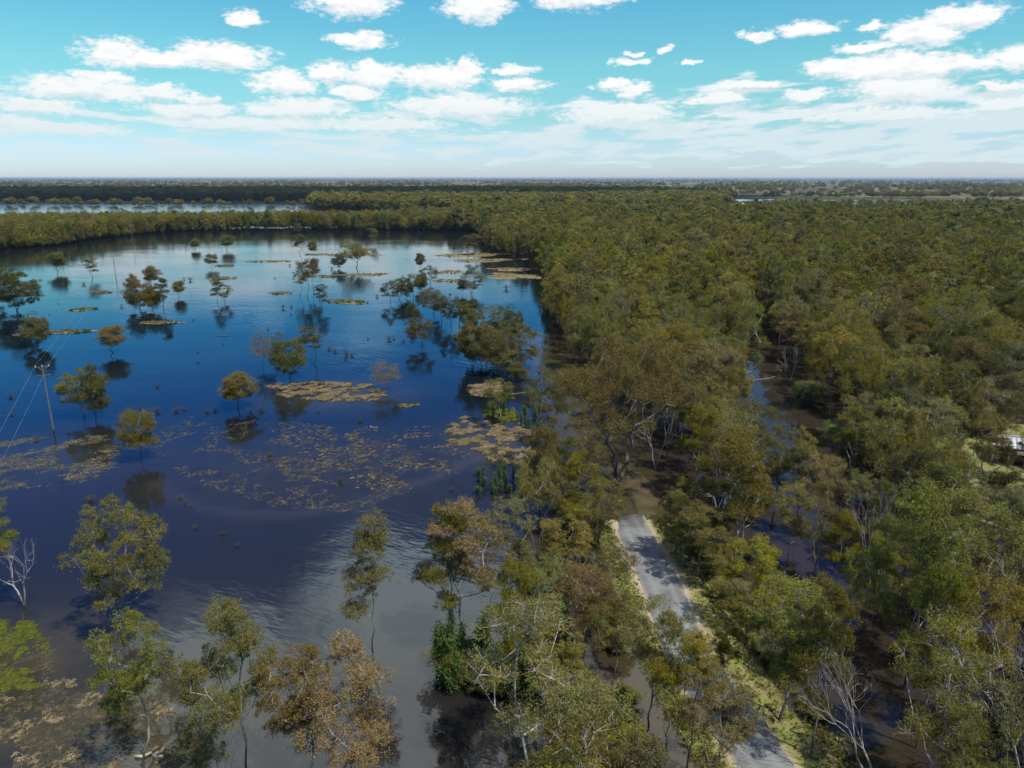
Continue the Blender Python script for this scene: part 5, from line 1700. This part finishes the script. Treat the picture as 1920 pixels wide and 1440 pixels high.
for k in range(6):
    mb = MB(); mb.box((-6 + k * 2.4, -5.3, 1.3), (.14, .14, 2.3)); obj('post', mb.mesh('post', WALL), r)
for xx in (-4.2, -1.4, 2.9):
    mb = MB(); mb.box((xx, -2.53, 1.6), (1.5, .08, 1.2)); wf = obj('window_frame', mb.mesh('window_frame', PORC), r)
    mb = MB(); mb.box((xx, -2.58, 1.6), (1.3, .05, 1.0)); obj('pane', mb.mesh('pane', GLASS), wf)
mb = MB(); mb.box((.7, -2.54, 1.15), (.95, .08, 2.1)); obj('door', mb.mesh('door', DECK), r)
# small white shed far off among the crowns
x_, y_ = G(1712, 517)
r = empty('shed', (x_, y_, 0), R(10), label='small white shed roof glimpsed among crowns far off on the right', cat='shed')
mb = MB(); mb.box((0, 0, 1.4), (7.5, 4.6, 2.8)); obj('wall', mb.mesh('wall', PORC), r)
mb = MB(); mb.box((0, 0, 2.95), (8.2, 5.4, .16)); obj('roof', mb.mesh('roof', ROOF), r)

# ------------------------------------------------------------------ haze
mt = bpy.data.materials.new('haze'); mt.use_nodes = True
N = NT(mt.node_tree); N.n.clear(); out = N.new('ShaderNodeOutputMaterial')
pv = N.new('ShaderNodeVolumePrincipled')
pv.inputs['Color'].default_value = (0.62, 0.78, 1.0, 1)
pv.inputs['Density'].default_value = 3.2e-5
pv.inputs['Anisotropy'].default_value = 0.2
N.l.new(pv.outputs[0], out.inputs['Volume'])
mb = MB(); mb.box((0, 30000, 26.5), (96000, 70000, 60))
tag(obj('haze', mb.mesh('haze', mt)), 'thin bluish haze over the whole plain', kind='stuff')

# ------------------------------------------------------------------ unseen cloud, placed high overhead to shade the far forest
mt, N, out = material('cloud')
d = N.new('ShaderNodeBsdfDiffuse'); d.inputs[0].default_value = (0.93, 0.93, 0.93, 1)
t = N.new('ShaderNodeBsdfTranslucent'); t.inputs[0].default_value = (0.95, 0.96, 0.97, 1)
mx = N.new('ShaderNodeMixShader'); mx.inputs[0].default_value = 0.55
N.l.new(d.outputs[0], mx.inputs[1]); N.l.new(t.outputs[0], mx.inputs[2]); N.l.new(mx.outputs[0], out.inputs[0])
CLOUDM = mt
def cloud(cx, cy, cz, ax, ay, az_, seed, label):
    import bmesh
    bm = bmesh.new()
    bmesh.ops.create_icosphere(bm, subdivisions=6, radius=1)
    for v in bm.verts:
        p = v.co.copy()
        q_ = Vector((p.x * 2.2 + seed, p.y * 2.2, p.z * 1.2))
        dsp = 1 + .32 * MN.noise(q_) + .16 * MN.noise(q_ * 2.3) + .07 * MN.noise(q_ * 6.0) + .035 * MN.noise(q_ * 14)
        zz = p.z * az_ * (1.0 if p.z > 0 else .35) * (1 + .5 * MN.noise(q_ * 1.7))
        v.co = Vector((p.x * ax * dsp, p.y * ay * dsp, zz * dsp))
    me_ = bpy.data.meshes.new('cloud'); bm.to_mesh(me_); bm.free()
    me_.polygons.foreach_set('use_smooth', np.ones(len(me_.polygons), bool))
    me_.materials.append(CLOUDM)
    return tag(obj('cloud', me_, None, (cx, cy, cz)), label, 'cloud')
CZ = 4200.0
offx = math.cos(SUN_EL) / math.sin(SUN_EL) * CZ * math.sin(SUN_AZ)
offy = math.cos(SUN_EL) / math.sin(SUN_EL) * CZ * math.cos(SUN_AZ)
cloud(-650 + offx, 2050 + offy, CZ, 1250, 520, 240, 3.0, 'broad unseen cumulus high overhead, placed to shade the far forest')
